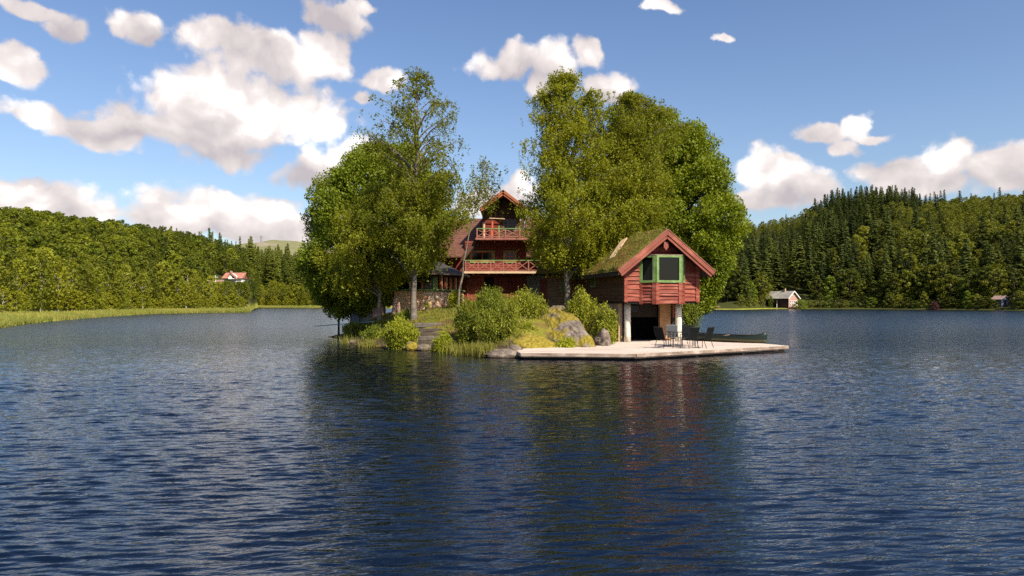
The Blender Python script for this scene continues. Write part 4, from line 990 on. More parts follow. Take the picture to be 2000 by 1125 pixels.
# ------------------------------------------------------------------ veranda with hipped slate roof
def veranda():
    Y = 49.0; s = Y/FP; x0 = X(770, Y); z0 = 2.0
    E = empty('glazed_veranda', (x0, Y, z0), 0, 'low glazed veranda with green posts, stone base and dark slate roof left of the house', 'veranda')
    L1 = X(852, Y)-x0; x2 = X(899, 51.2)-x0; zz = lambda py: HC+(HY-py)*s-z0
    foot = [(0,0),(L1,0),(x2,2.2),(x2,6),(0,6)]
    zs = zz(567.5); zt = zz(541)
    mb = MB(); mb.prism([(x,y,-.3) for x,y in foot], (0,0,zs+.3-.04)); mb.build('stone_base', MT['stone'], E)
    mb = MB(); mb.prism([(x,y,zs) for x,y in ((-.12,-.14),(L1+.06,-.14),(x2+.12,2.13),(x2+.12,6),(-.12,6))], (0,0,.09)); mb.build('sill', MT['green'], E)
    mb = MB(); mb.prism([(x*.97+.03,y*.97+.12,zs+.09) for x,y in foot], (0,0,zt-zs-.09)); mb.build('glazing', MT['glass'], E)
    mb = MB(); mb.prism([(x,y,zt) for x,y in foot], (0,0,.22)); mb.build('top_beam', MT['brown'], E)
    d = Vector((x2-L1,2.2,0)); Ld = d.length; d.normalize()
    def post(p, w, m_, dd=d): 
        o = MB().box(-w/2,w/2,-.07,.07,zs+.09,zt); q = o.build('post', m_, E); q.location = (p[0],p[1],0); q.rotation_euler = (0,0,math.atan2(dd.y,dd.x))
    ex = Vector((1,0,0))
    for px, w, m_ in ((773,.2,'green'),(801,.13,'cream'),(825,.14,'orange')): post((X(px, Y)-x0, .02), w, MT[m_], ex)
    post((L1-.05,.0), .32, MT['green'], ex)
    for i in range(1, 6):
        p = Vector((L1,0,0))+d*Ld*(i/5.05); post((p.x+.02,p.y-.02), .12, MT['green'] if i in (3,) else MT['cream'])
        p2 = p-d*.14; post((p2.x+.02,p2.y-.0), .10, MT['wframe'])
    # hipped roof: fan of slate planes
    apex = Vector((L1*.72, 4.6, zz(497)))
    ev = [(-.5,-.55),(L1+.25,-.55),(x2+.55,1.9),(x2+.5,6.3),(-.5,6.3)]; ez = zz(534)
    mb = MB(); vs = [Vector((x,y,ez)) for x,y in ev]; top0 = Vector((.8,4.6,apex.z))
    V = vs+[top0, apex]; lowv = [v-Vector((0,0,.1)) for v in vs]; V += lowv
    F = [(0,1,6,5),(1,2,6),(2,3,6),(3,4,5,6),(4,0,5),(11,10,9,8,7)]+[(i,7+i,7+(i+1)%5,(i+1)%5) for i in range(5)]
    mb.add(V, F); mb.build('roof', MT['slate'], E)
    mb = MB(); [mb.beam(vs[i]+Vector((0,0,-.04)), vs[i+1]+Vector((0,0,-.04)), .07, .12) for i in (0,1)]; mb.build('eave_board', MT['wood'], E)
veranda()

# ------------------------------------------------------------------ turf-roofed link wing behind the birches
def wing():
    rng = np.random.default_rng(8); x0, y0 = 2.25, 45.2; z0 = 2.0
    E = empty('turf_roof_cabin', (x0, y0, z0), R(-12), 'low log-clad cabin with turf roof behind the birch trunks, joining house and boathouse', 'cabin')
    L, B, Hh = 4.6, 4.5, 2.25
    MB().box(0,L,0,B,-.3,Hh).build('wall', MT['logs'], E)
    s = MB(); siding(s, (0,-.01), (1,0), L, 0, Hh, .2, rng, holes=[(1.75,2.55,0,2.0)], th=.05); s.build('siding', MT['logs'], E)
    d = MB(); d.box(1.78,2.52,-.04,.01,0,1.97); d.build('door', MT['orange'], E)
    MB().box(-.09,.06,-.09,.03,-.3,Hh).build('corner_board', MT['dred'], E)
    MB().box(L-1.3,L-1.15,-.1,-.0,-.2,Hh).build('post', MT['wood'], E)
    window(E, (.95,-.03), (1,0), .55, 1.1, 1.75, .07, MT['green'], 1, 1)
    r = MB(); r.prism([(-.5,-.7,Hh+.05),(-.5,B/2,Hh+1.9),(-.5,B+.5,Hh+.05),(-.5,B+.5,Hh-.08),(-.5,-.7,Hh-.08)], (L+.7,0,0)); r.build('roof', MT['dark'], E)
    ni, nj = 60, 50; U, V_ = np.meshgrid(np.linspace(0,1,ni), np.linspace(0,1,nj), indexing='ij')
    xx = -.55+(L+.8)*U; yy = -.78+(B+1.4)*V_; zz = Hh+.1+1.85*(1-np.abs(yy-B/2)/(B/2+.7))
    ed = np.clip(np.minimum(np.minimum(U,1-U)*25, np.minimum(V_,1-V_)*25), 0, 1)
    zz = zz+(.12+.12*fbm(xx,yy,1.2,4,12))*ed-.06*(1-ed)
    F = np.arange(ni*nj).reshape(ni,nj); Fq = np.stack([F[:-1,:-1],F[1:,:-1],F[1:,1:],F[:-1,1:]],-1).reshape(-1,4)
    link_mesh('turf', np_mesh('turf', np.stack([xx,yy,zz],-1).reshape(-1,3), Fq, [MT['turf']], smooth=True), E)
    k = rng.integers(0, ni*nj, 6000); C = np.stack([xx.ravel()[k], yy.ravel()[k], zz.ravel()[k]+.03],1)
    Vg, Fg = leaves(C, .06, rng, .22, up=(0,0,1.0)); gr = link_mesh('roof_grass', np_mesh('roof_grass', Vg, Fg, [F_['tuft']], tint=rng.random(len(Fg))), E); gr['kind'] = 'stuff'
wing()

# ------------------------------------------------------------------ shed and pieces at the left end of the island
def left_bits():
    Y = 47.5; s = Y/FP
    E = empty('lakeside_shed', (X(686,Y), Y, 1.0), R(6), 'small grey shed with pinkish stone wall half hidden under the left tree', 'shed')
    zz = lambda py: HC+(HY-py)*s-1.0; xx = lambda px: (px-686)*s
    MB().box(0, xx(701), 0, 2.5, -.3, zz(573)).build('panel_wall', MT['shedw'], E)
    MB().box(xx(701), xx(727), .25, 2.5, -.3, zz(582)).build('wall', MT['grey'], E)
    MB().box(xx(727), xx(747), .1, 2.5, -.3, zz(594)).build('stone_wall', MT['pinkst'], E)
    MB().box(-.2, xx(728), -.25, 2.8, zz(573), zz(570.5)).build('roof', MT['dark'], E)
    Yb = 49.2; s2 = Yb/FP
    E = empty('timber_balcony', (X(652,Yb), Yb, 1.6), 0, 'dark red timber balcony jutting over the water under the left tree', 'balcony')
    zz = lambda py: HC+(HY-py)*s2-1.6; xx = lambda px: (px-652)*s2
    MB().box(0, xx(690), 0, 2, zz(590), zz(587)).build('floor', MT['dark'], E)
    MB().box(0.02, xx(690), 0.02, .08, zz(586.9), zz(571)).build('parapet', MT['dred'], E)
    MB().box(-.1, xx(690), -.06, .14, zz(571), zz(569)).build('handrail', MT['wood'], E)
    MB().box(0.02, .22, -.03, .015, zz(586), zz(572)).build('post', MT['cream'], E)
    for x in (.3, 1.2): MB().beam((x,.2,zz(590)),(x,.2,-2.4), .12, .12, up=(0,1,0)).build('support', MT['dark'], E)
    p = MB(); a = (X(617,47.2),47.2,Z(637,47.2)); b = (X(736,44.5),44.5,Z(627.5,44.5)); p.beam(a, b, .32, .05)
    o = p.build('gangplank', MT['blue']); tag(o, 'long thin pale blue plank reaching from the left bank out over the water', 'plank')
    # leaning stone posts and pot by the veranda
    for i, (px, lean, lab) in enumerate(((769,.10,'leaning pinkish stone post left of the veranda wall'),(778,-.04,'shorter stone post standing against the veranda wall'))):
        Yp = 46.6; z = iz(X(px,Yp),Yp); p = MB(); p.tube([(0,0,-.2),(lean*.4,0,.4),(lean,0,1.1-.25*i)], [.17,.15,.13], 7); o = p.build('stone_post', MT['pinkst']); o.location = (X(px,Yp),Yp,z); tag(o, lab, 'stone post')
    Yp = 46.5; z = iz(X(834,Yp),Yp); E = empty('potted_plant', (X(834,Yp),Yp,z), 0, 'small potted plant on the lawn before the veranda', 'plant pot')
    MB().tube([(0,0,-.02),(0,0,.25)], [.1,.14], 12).build('pot', MT['plant_pot'], E)
    rng = np.random.default_rng(3); C = rng.normal(size=(160,3))*[.1,.1,.1]+[0,0,.42]; V, F = leaves(C, .05, rng); link_mesh('foliage', np_mesh('foliage', V, F, [F_['yshrub']], tint=rng.random(len(F))), E)
left_bits()

# ------------------------------------------------------------------ shrubs
def shrub(name, label, px0, px1, pyb, pyt, Y, mat, seed, dens=1.0, group=None, up=.8, size=.05, depth=None, zb=None):
    rng = np.random.default_rng(seed); s = Y/FP; x = X((px0+px1)/2, Y); w = (px1-px0)*s/2; zt = Z(pyt, Y)
    z0 = iz(x, Y) if zb is None else zb; z0 = min(z0, Z(pyb, Y)) if zb is None else z0; h = zt-z0; dp = depth or w*.85
    root = empty(name, (x, Y, z0), 0, label, 'shrub', group)
    lines = []; pts = []
    nst = int(105*dens*max(.5, w))
    for i in range(nst):
        if i % 9 == 0: cph, crr, ch = rng.random()*6.283, rng.random()**.5*.85, rng.uniform(.72, 1.12)
        ph = cph+rng.normal()*.35; rr = float(np.clip(crr+rng.normal()*.13, 0, 1.05))
        bx_, by_ = rr*.35*w*math.cos(ph), rr*.35*dp*math.sin(ph); tx, ty = rr*w*math.cos(ph), rr*dp*math.sin(ph)
        ht = h*(1-.38*rr**2)*ch*rng.uniform(.8, 1.06); c = curve((bx_,by_,-.1),(tx,ty,ht), rng, 6, .12, .08)
        lines.append((c, np.linspace(.016,.004,6))); k = int(95*(.5+h/3)); u = rng.random(k)**.75*5; i0 = np.minimum(u.astype(int), 4)
        q = c[i0]+(c[i0+1]-c[i0])*(u-i0)[:,None]; sp = .07+.11*(1-u/5)
        pts.append(q+rng.normal(size=(k,3))*sp[:,None])
    C = np.concatenate(pts); V, F = leaves(C, size, rng, .38, up=(0,0,up)); V2, F2 = tubes_np(lines, 4)
    link_mesh('stems', np_mesh('stems', V2, F2, [MT['bark']]), root)
    link_mesh('foliage', np_mesh('foliage', V, F, [mat], tint=rng.random(len(F))), root)
G = 'shrubs along the island shore'
shrub('shrub', 'bright yellow green shrub at the waterline below the tall left birch', 742, 820, 683, 618, 35.2, F_['yshrub'], 1, 1.1, G)
shrub('shrub', 'small light green bush at the water right of the steps', 847, 884, 688, 652, 33.3, F_['yshrub'], 2, 1.2, G, up=.3)
shrub('shrub', 'broad olive shrub, left one of the big clump before the house', 866, 958, 686, 584, 34.4, F_['shrub'], 3, 1.1, G)
shrub('shrub', 'olive shrub with brownish tips in the middle front of the big clump', 922, 1030, 692, 590, 33.0, F_['shrub'], 4, 1.1, G)
shrub('shrub', 'dark green shrub, topmost of the big clump under the balcony', 915, 1000, 640, 562, 38.5, F_['shrubd'], 5, 1.1, G)
shrub('shrub', 'tall yellow olive shrub, right one of the big clump beside the rock', 975, 1084, 656, 568, 36.2, F_['shrub'], 6, 1.2, G)
shrub('shrub', 'low shrub at the left foot of the granite outcrop', 1000, 1052, 672, 625, 34.0, F_['shrub'], 7, .9, G)
shrub('shrub', 'upright yellow green shrub on top of the outcrop before the birch trunks', 1102, 1176, 650, 566, 36.0, F_['shrub'], 8, 1.2, G)
shrub('shrub', 'drooping green shrub left of the boathouse pillar', 1146, 1210, 690, 592, 34.8, F_['shrub'], 9, 1.2, G)
shrub('shrub', 'tiny green bush at the foot of the outcrop beside the deck edge', 1092, 1124, 684, 664, 32.2, F_['yshrub'], 10, 1.0, G, zb=.2)
shrub('shrub', 'light green plant against the right end of the veranda', 876, 906, 596, 566, 47.3, F_['yshrub'], 12, 1.0, G)
shrub('shrub', 'dark brush under the left tree above the water', 664, 720, 660, 628, 44.4, F_['shrubd'], 13, .8, G)
shrub('shrub', 'brown green brush left of the bright yellow green shrub', 700, 752, 672, 632, 40.0, F_['shrubd'], 14, .8, G)
shrub('shrub', 'dark green bush beneath the tall left birch trunk', 770, 815, 640, 605, 41.0, F_['shrubd'], 15, .8, G)
shrub('shrub', 'leafy bush at the water right of the boathouse pillar', 1330, 1372, 636, 585, 44.5, F_['shrubd'], 16, 1.0, G, zb=.3)

# ------------------------------------------------------------------ island trees
make_tree('broadleaf_tree', 'large dark green round-crowned tree at the left end of the island', 'tree', 738, 48.5, 1.9, (760,300),
    [(610,655,725),(588,628,755),(556,608,765),(530,595,830),(500,588,868),(450,591,888),(400,612,884),(350,642,862),(315,680,835),(292,718,800),(286,740,775)], 'broad', 11, MT['bark'], F_['maple'], 1.45, trunk_r=.32)
make_tree('birch_tree', 'tall birch with sparse airy top in front of the big left tree', 'tree', 808, 40.0, 1.7, (818,142),
    [(515,745,850),(495,715,880),(470,700,895),(420,715,915),(370,745,900),(330,762,886),(290,735,884),(250,708,882),(215,714,872),(180,765,850),(155,790,832),(141,812,822)], 'birch', 12, MT['birch'], F_['birch'], .95, trunk_r=.17, thin=.12001)
make_tree('birch_tree', 'low drooping yellow green birch left of the tall birch trunk', 'tree', 742, 42.5, 1.7, (738,372),
    [(560,672,750),(530,655,768),(480,650,806),(440,668,800),(405,690,785),(382,712,764),(372,728,748)], 'birch', 22, MT['birch'], F_['birch'], .9, trunk_r=.12)
make_tree('birch_tree', 'slender sparse birch leaning over the house roof between the tree groups', 'tree', 895, 43.5, 1.9, (948,318),
    [(410,880,950),(392,882,962),(368,905,974),(340,918,972),(315,938,958)], 'birch', 13, MT['birch'], F_['birch'], .26, trunk_r=.08, thin=.2)
make_tree('birch_tree', 'tall full birch right of the house with trunk before the log cabin', 'tree', 1108, 41.5, 2.1, (1100,147),
    [(525,1085,1165),(500,1062,1200),(460,1044,1240),(420,1034,1240),(370,1034,1232),(320,1034,1215),(270,1050,1200),(225,1052,1172),(190,1056,1158),(165,1072,1138),(146,1088,1112)], 'birch', 14, MT['birch'], F_['birch'], 1.5, trunk_r=.19, thin=.5)
make_tree('birch_tree', 'second birch leaning right with thin curved trunk beside the boathouse', 'tree', 1139, 43.0, 2.1, (1238,188),
    [(505,1132,1210),(478,1140,1262),(445,1140,1284),(400,1136,1292),(350,1150,1292),(300,1160,1300),(260,1165,1306),(228,1172,1316),(205,1205,1300),(188,1222,1250)], 'birch', 15, MT['birch'], F_['birch'], 1.4, trunk_r=.13, thin=.5)
make_tree('broadleaf_tree', 'huge bright green round-crowned tree behind the boathouse', 'tree', 1318, 49.5, 1.2, (1290,225),
    [(606,1322,1372),(570,1300,1394),(530,1270,1412),(480,1225,1436),(430,1200,1448),(390,1195,1436),(350,1190,1414),(310,1188,1396),(270,1186,1372),(245,1195,1330),(228,1220,1290)], 'broad', 16, MT['bark'], F_['maple'], 1.85, trunk_r=.34)

# ------------------------------------------------------------------ far trees
def variant_spruce(rng):
    lay = 20; Vs, Fs, b = [], [], 0; tips = []
    for i in range(lay):
        t = i/(lay-1); z = .10+.88*t; r = .150*(1-t)**.85+.010; nb = int(11-5*t)
        for k in range(nb):
            a = rng.random()*6.283; rr = r*rng.uniform(.7,1.15); d = np.array([math.cos(a),math.sin(a),0]); q = np.array([-d[1],d[0],0])*(.018+.018*(1-t))
            p0 = np.array([0,0,z+.012]); p1 = d*rr*.55+[0,0,z]; p2 = d*rr+[0,0,z-.045*(1-t*.6)*rng.uniform(.6,1.4)]
            Vs += [p0, p1-q-[0,0,.012], p2, p1+q-[0,0,.012]]; Fs.append((b,b+1,b+2,b+3)); b += 4
            for m in range(5): tips.append(p0+(p2-p0)*rng.uniform(.25,1)+rng.normal(size=3)*.009)
    V, F = leaves(np.array(tips), .013, rng, .6, up=(0,0,-.4)); V = np.concatenate([np.array(Vs), V]); F = np.concatenate([np.array(Fs), F+b])
    T = tubes_np([(np.array([[0,0,-.03],[0,0,.4],[0,0,.97]]), [.013,.009,.002])], 5)
    return V, F, T
def variant_broad(rng, wide=.27, low=.2, lumps=20, per=46, size=.021, droop=False, stems=2):
    pts = []; n = lumps; ph = rng.random()*6
    for i in range(n):
        t = (i+.5)/n; z = low+(.97-low)*t; ph += 2.4; w = wide*math.sin(math.pi*min(1,(t*.86+.12)))**.7*rng.uniform(.8,1.1)
        rr = w*rng.uniform(.45,.8); c = np.array([rr*math.cos(ph), rr*math.sin(ph), z]); rl = rng.uniform(.06,.105)*(1.1-.3*t)
        d = unit(rng, per); d[:,2] = d[:,2]*(1.0 if droop else .8); q = c+d*rl*(rng.random(per)**.4)[:,None]; pts.append(q)
    V, F = leaves(np.concatenate(pts), size, rng, .7)
    ls = []
    for k in range(stems):
        a = rng.random()*6.283; tx = .05*k+.02; p = curve((0.01*k*math.cos(a),.01*k*math.sin(a),-.03),(tx*math.cos(a),tx*math.sin(a),.82), rng, 6, .08); ls.append((p, np.linspace(.012,.003,6)))
    for k in range(5):
        z = rng.uniform(.3,.7); a = rng.random()*6.283; ls.append((curve((0,0,z),(.18*math.cos(a),.18*math.sin(a),z+.16), rng, 4, .1), np.linspace(.006,.002,4)))
    return V, F, tubes_np(ls, 4)
rv = np.random.default_rng(77)
VAR = {'spruce': [variant_spruce(rv) for _ in range(5)],
       'broad': [variant_broad(rv, rv.uniform(.27,.36), .12, 26, 60, .022) for _ in range(6)],
       'birch': [variant_broad(rv, rv.uniform(.19,.25), .13, 34, 46, .018, True, 2) for _ in range(5)]}
MESH = {}
def var_mesh(kind, i, leafkey, barkkey, parts):
    k = (kind, i, leafkey, barkkey, parts)
    if k not in MESH:
        V, F, (TV, TF) = VAR[kind][i]; r = np.random.default_rng(i); ti = r.random(len(F))
        if parts: MESH[k] = (np_mesh('crown', V, F, [F_[leafkey]], tint=ti), np_mesh('trunk', TV, TF, [MT[barkkey]], smooth=True))
        else: MESH[k] = np_mesh('far_tree', np.concatenate([V, TV]), np.concatenate([F, TF+len(V)]), [F_[leafkey], MT[barkkey]], mi=[0]*len(F)+[1]*len(TF), tint=np.concatenate([ti, np.zeros(len(TF))]))
    return MESH[k]
def far_trees():
    rng = np.random.default_rng(123); rec = []     # kind, leaf, x, y, z, h, w, px, front
    # front rows on the left bank: pale-stemmed birches
    px = -150.
    while px < 660:
        s, m = ip(px, T_PX, T_S), ip(px, T_PX, T_M)
        for row in range(2):
            p = px+rng.uniform(-9,9); Y = s+m*(.95 if row == 0 else 1.0)+rng.uniform(0,5)+row*9
            h = ip(p, [-150,0,200,300,380,480,499,520,640],[9.5,9,9.5,9.8,7.2,6.2,9,8,8.5])*rng.uniform(.78,1.08); 
            if 492 < p < 500: continue
            rec.append(('birch' if rng.random() < .8 else 'broad', 'fbirch', p, Y, h, rng.uniform(.9,1.35), 1))
        if not 484 < px < 500: rec.append(('broad', 'fbirch', px+rng.uniform(-4,4), s+m*rng.uniform(.88,1.0), rng.uniform(2.2,4.2), rng.uniform(1.2,1.7), 1))
        px += 1700/s*rng.uniform(.7,1.2)
    # front rows on the right bank
    px = 1345.
    while px < 2150:
        s, m = ip(px, T_PX, T_S), ip(px, T_PX, T_M); q = rng.random()
        lf = 'lime' if rng.random() < .13 else 'fbroad'
        h = rng.uniform(6,13) if not 1490 < px < 1580 else rng.uniform(2.5,4)
        rec.append(('broad', lf, px, s+m+rng.uniform(2,8), h, rng.uniform(1,1.35), 1))
        px += rng.uniform(14, 30)
    # hillsides
    for side in (0, 1, 2):   # left bank, behind the island, right bank
        x = np.arange(-330, 420, 1.0)
        pr = {0:(-180,650),1:(650,1345),2:(1345,2160)}[side]; sp = {0:5.4,1:9,2:5.9}[side]
        for gy in np.arange(70, 520, sp):
            for gx in np.arange(-420, 460, sp):
                xx, yy = gx+rng.uniform(-.42,.42)*sp, gy+rng.uniform(-.42,.42)*sp; p = 1000+xx/yy*FP
                if not pr[0] <= p < pr[1]: continue
                s, m, r = ip(p, T_PX, T_S), ip(p, T_PX, T_M), ip(p, R_PX, R_R)
                if yy < s+m+(8 if side != 2 else 4) or yy > r+14: continue
                if side == 1 and yy > s+m+45: continue
                t = (yy-s-m)/(r-s-m); q = rng.random(); nz = float(fbm(np.array([xx]), np.array([yy]), .018, 2, 4)[0])
                if side == 0:
                    ps = 0+.5*np.clip((p-330)/90, 0, 1)*(t > .55)+.6*(p > 485)*(t > .15)+nz*.3*(p > 330)
                elif side == 2:
                    ps = ip(p, [1345,1440,1640,1760,2000], [.45,.72,.62,.38,.22])+nz*.8
                    if p < 1590 and t > .62: ps = .05
                    if p > 1840 and t > .7: ps = .1
                    if 1590 < p < 1800 and t > .6: ps = .95
                else: ps = .5
                k = 'spruce' if q < ps else 'broad'
                h = rng.uniform(8, 15) if k == 'spruce' else rng.uniform(5, 9.5)
                if side == 2: h *= 1.3 if t < .35 else .95
                if side == 0 and p > 485: h *= 1.3 if k == 'spruce' else 1.0
                if t > .85: h *= .9
                if side == 0 and k == 'spruce' and t > .6: h *= .72
                if side == 2 and p < 1570 and t > .25: h *= .72
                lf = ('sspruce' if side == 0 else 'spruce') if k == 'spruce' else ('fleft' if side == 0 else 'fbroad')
                rec.append((k, lf, p, yy, h, rng.uniform(.85,1.2)*((1.35 if side == 2 else 1.15) if k == 'spruce' else 1.25), 0))
    # clear the sight lines to the far houses, and the picnic lawn
    out = []
    for k, lf, p, Y, h, w, fr in rec:
        z = float(land_z(np.array([p]), np.array([Y]))[0]); top = HY-(z+h-HC)*FP/Y; hw = .25*h*w*FP/Y
        if p+hw > 426 and p-hw < 478 and Y < HOUSE_Y+4 and top < 549:
            h2 = (HY-550)*Y/FP+HC-z
            if h2 < 2.5 or abs(Y-HOUSE_Y) < 12: continue
            h = h2
        if 1497 < p < 1572 and Y < 258: continue
        if 1380 < p < 1442 and Y < 228: continue
        if 1945 < p < 1985 and Y < 206: continue
        out.append((k, lf, p, Y, h, w, fr, z))
    vis = lambda r: (-20 < r[2] < 2020) and not (670 < r[2] < 1350)
    byk = {}
    for r_ in out: byk.setdefault(r_[0], []).append(r_)
    LAB = {('birch','fbirch'): ('pale-stemmed young birch on the grassy left bank', 'birches along the left bank', 'shore_birch'),
           ('broad','fbirch'): ('yellow green leafy tree among the birches on the left bank', 'leafy trees along the left bank', 'shore_tree'),
           ('broad','fbroad'): ('olive green leafy tree on the wooded slope right of the island', 'leafy trees on the right slope', 'leafy_tree'),
           ('broad','lime'): ('bright lime green tree near the water on the right shore', 'lime green trees on the right shore', 'lime_tree'),
           ('broad','fleft'): ('sunlit yellow green tree on the rounded left hill', 'leafy trees on the left hill', 'leafy_tree'),
           ('spruce','sspruce'): ('pointed green spruce on the left hill', 'spruces on the left hill', 'spruce_tree'),
           ('spruce','spruce'): ('dark pointed spruce on the right slope across the lake', 'spruces on the right slope', 'spruce_tree')}
    stuff = {}
    protos = {}
    for kind, L in byk.items():
        L.sort(key=lambda r: -(r[4]/r[3]) if vis(r) else 1)
        nv = 0
        for r_ in L:
            k, lf, p, Y, h, w, fr, z = r_; i = int(rng.integers(len(VAR[k]))); a = rng.random()*6.283; x = X(p, Y)
            if vis(r_) and nv < 290:
                nv += 1; lab, grp, nm = LAB[(k, lf)]
                bk = 'pbark' if (k == 'birch' or lf == 'fbirch') and (int(p*7) % 10 < 6) else 'bark'
                if fr:
                    e = empty(nm, (x, Y, z), a, lab, 'tree', grp); c, tr = var_mesh(k, i, lf, bk, True)
                    link_mesh('crown', c, e); link_mesh('trunk', tr, e); e.scale = (h*w, h*w, h)
                else:
                    e = link_mesh(nm, var_mesh(k, i, lf, bk, False)); e.location = (x, Y, z); e.rotation_euler = (0,0,a); e.scale = (h*w, h*w, h); tag(e, lab, 'tree', grp)
            else: stuff.setdefault((k if k == 'spruce' else 'broad', lf), []).append((k, i, a, x, Y, z, h, w))
    for (k, lf), L in stuff.items():
        Vs, Fs, ti, b = [], [], [], 0
        for kk, i, a, x, Y, z, h, w in L:
            V, F, _ = VAR[kk][i]; ca_, sa = math.cos(a), math.sin(a)
            if h*FP/Y < 60: 
                keep = rng.random(len(F)) < .75; F = F[keep]
            V = V*[h*w,h*w,h]; V = np.stack([V[:,0]*ca_-V[:,1]*sa+x, V[:,0]*sa+V[:,1]*ca_+Y, V[:,2]+z], 1)
            Vs.append(V); Fs.append(F+b); b += len(V); ti.append(np.clip(rng.random(len(F))*.6+rng.uniform(0,.45), 0, 1))
        o = link_mesh('distant_forest', np_mesh('distant_forest', np.concatenate(Vs), np.concatenate(Fs), [F_[lf]], tint=np.concatenate(ti)))
        tag(o, {'spruce':'massed dark spruce forest on the far right hillside','sspruce':'massed spruces along the crest of the left hill','fbroad':'massed leafy woodland high on the right hillside','fleft':'massed leafy woodland over the left hill'}.get(lf, 'low leafy growth between the shore trees'), 'forest', kind='stuff')
    print('far trees', {k: len(v) for k, v in byk.items()})
def sight(px, py, lo=150, hi=420):
    Y = np.arange(lo, hi, .5); z = land_z(np.full_like(Y, px), Y); d = z-(HC+(HY-py)*Y/FP); k = np.argmax(d > 0); return float(Y[k]) if (d > 0).any() else 300.
HOUSE_Y = sight(450, 549, 175)
print('house Y', HOUSE_Y)
far_trees()

# ------------------------------------------------------------------ far buildings
def far_house():
    Y = HOUSE_Y; s = Y/FP; x0 = X(450, Y); z0 = float(land_z(np.array([450.]), np.array([Y]))[0])
    E = empty('farmhouse', (x0, Y, z0), 0, 'small white farmhouse with salmon red tiled roof on the left hillside', 'house')
    zz = lambda py: HC+(HY-py)*s-z0; xx = lambda px: (px-450)*s
    MB().box(xx(433), xx(470), 1.0, 7, -1, zz(541)).build('wall', MT['white'], E)
    r = MB(); r.prism([(xx(431.5),0.2,zz(543.5)),(xx(431.5),4,zz(531.5)),(xx(431.5),7.8,zz(543.5))], (xx(472)-xx(431.5),0,0)); ro = r.build('roof', MT['rtile'], E)
    MB().box(xx(441.5), xx(444.5), 3.2, 4.2, zz(534), zz(528)).build('chimney', MT['pinkst'], ro)
    g = MB(); g.prism([(xx(447),-.6,zz(545)),(xx(461),-.6,zz(545)),(xx(461),-.6,zz(540)),(xx(452),-.6,zz(533.5)),(xx(447),-.6,zz(539))], (0,2.5,0)); g.build('gable_bay', MT['white'], E)
    g = MB(); g.beam((xx(451.5),-.8,zz(533)),(xx(463),-.8,zz(542)), .3, .5); g.beam((xx(452.5),-.8,zz(533)),(xx(446),-.8,zz(540.5)), .3, .4); g.build('gable_roof', MT['rtile'], E)
    w = MB(); w.box(xx(455), xx(458.5), -.68, -.6, zz(543), zz(539)); w.build('window', MT['glass'], E)
    for px, y0, y1, Yp, lab in ((403,545,521,Y-6,'tall thin pale utility pole left of the farmhouse'),(420.5,551,538,Y-20,'short pale utility pole before the farmhouse'),(207.5,580,536,150,'slim white dead trunk standing like a pole among the left birches')):
        z = float(land_z(np.array([float(px)]), np.array([Yp]))[0]); p = MB(); p.tube([(0,0,-.5),(0,0,Z(y1,Yp)-z)], [.16,.12], 6)
        if px != 207.5: p.box(-.8,.8,-.08,.08,Z(y1,Yp)-z-.6,Z(y1,Yp)-z-.45)
        o = p.build('utility_pole' if px != 207.5 else 'dead_trunk', MT['white']); o.location = (X(px,Yp),Yp,z); tag(o, lab, 'pole' if px != 207.5 else 'tree trunk')
    Yr = Y-16; z = float(land_z(np.array([390.]), np.array([Yr]))[0])
    w = MB(); w.box(X(376,Yr), X(436,Yr), Yr, Yr+.4, z-1, Z(546.5,Yr)); w.build('retaining_wall', MT['pinkst']).__setitem__('label', 'low pale retaining wall along the road below the farmhouse')
    bpy.data.objects['retaining_wall']['category'] = 'wall'
far_house()
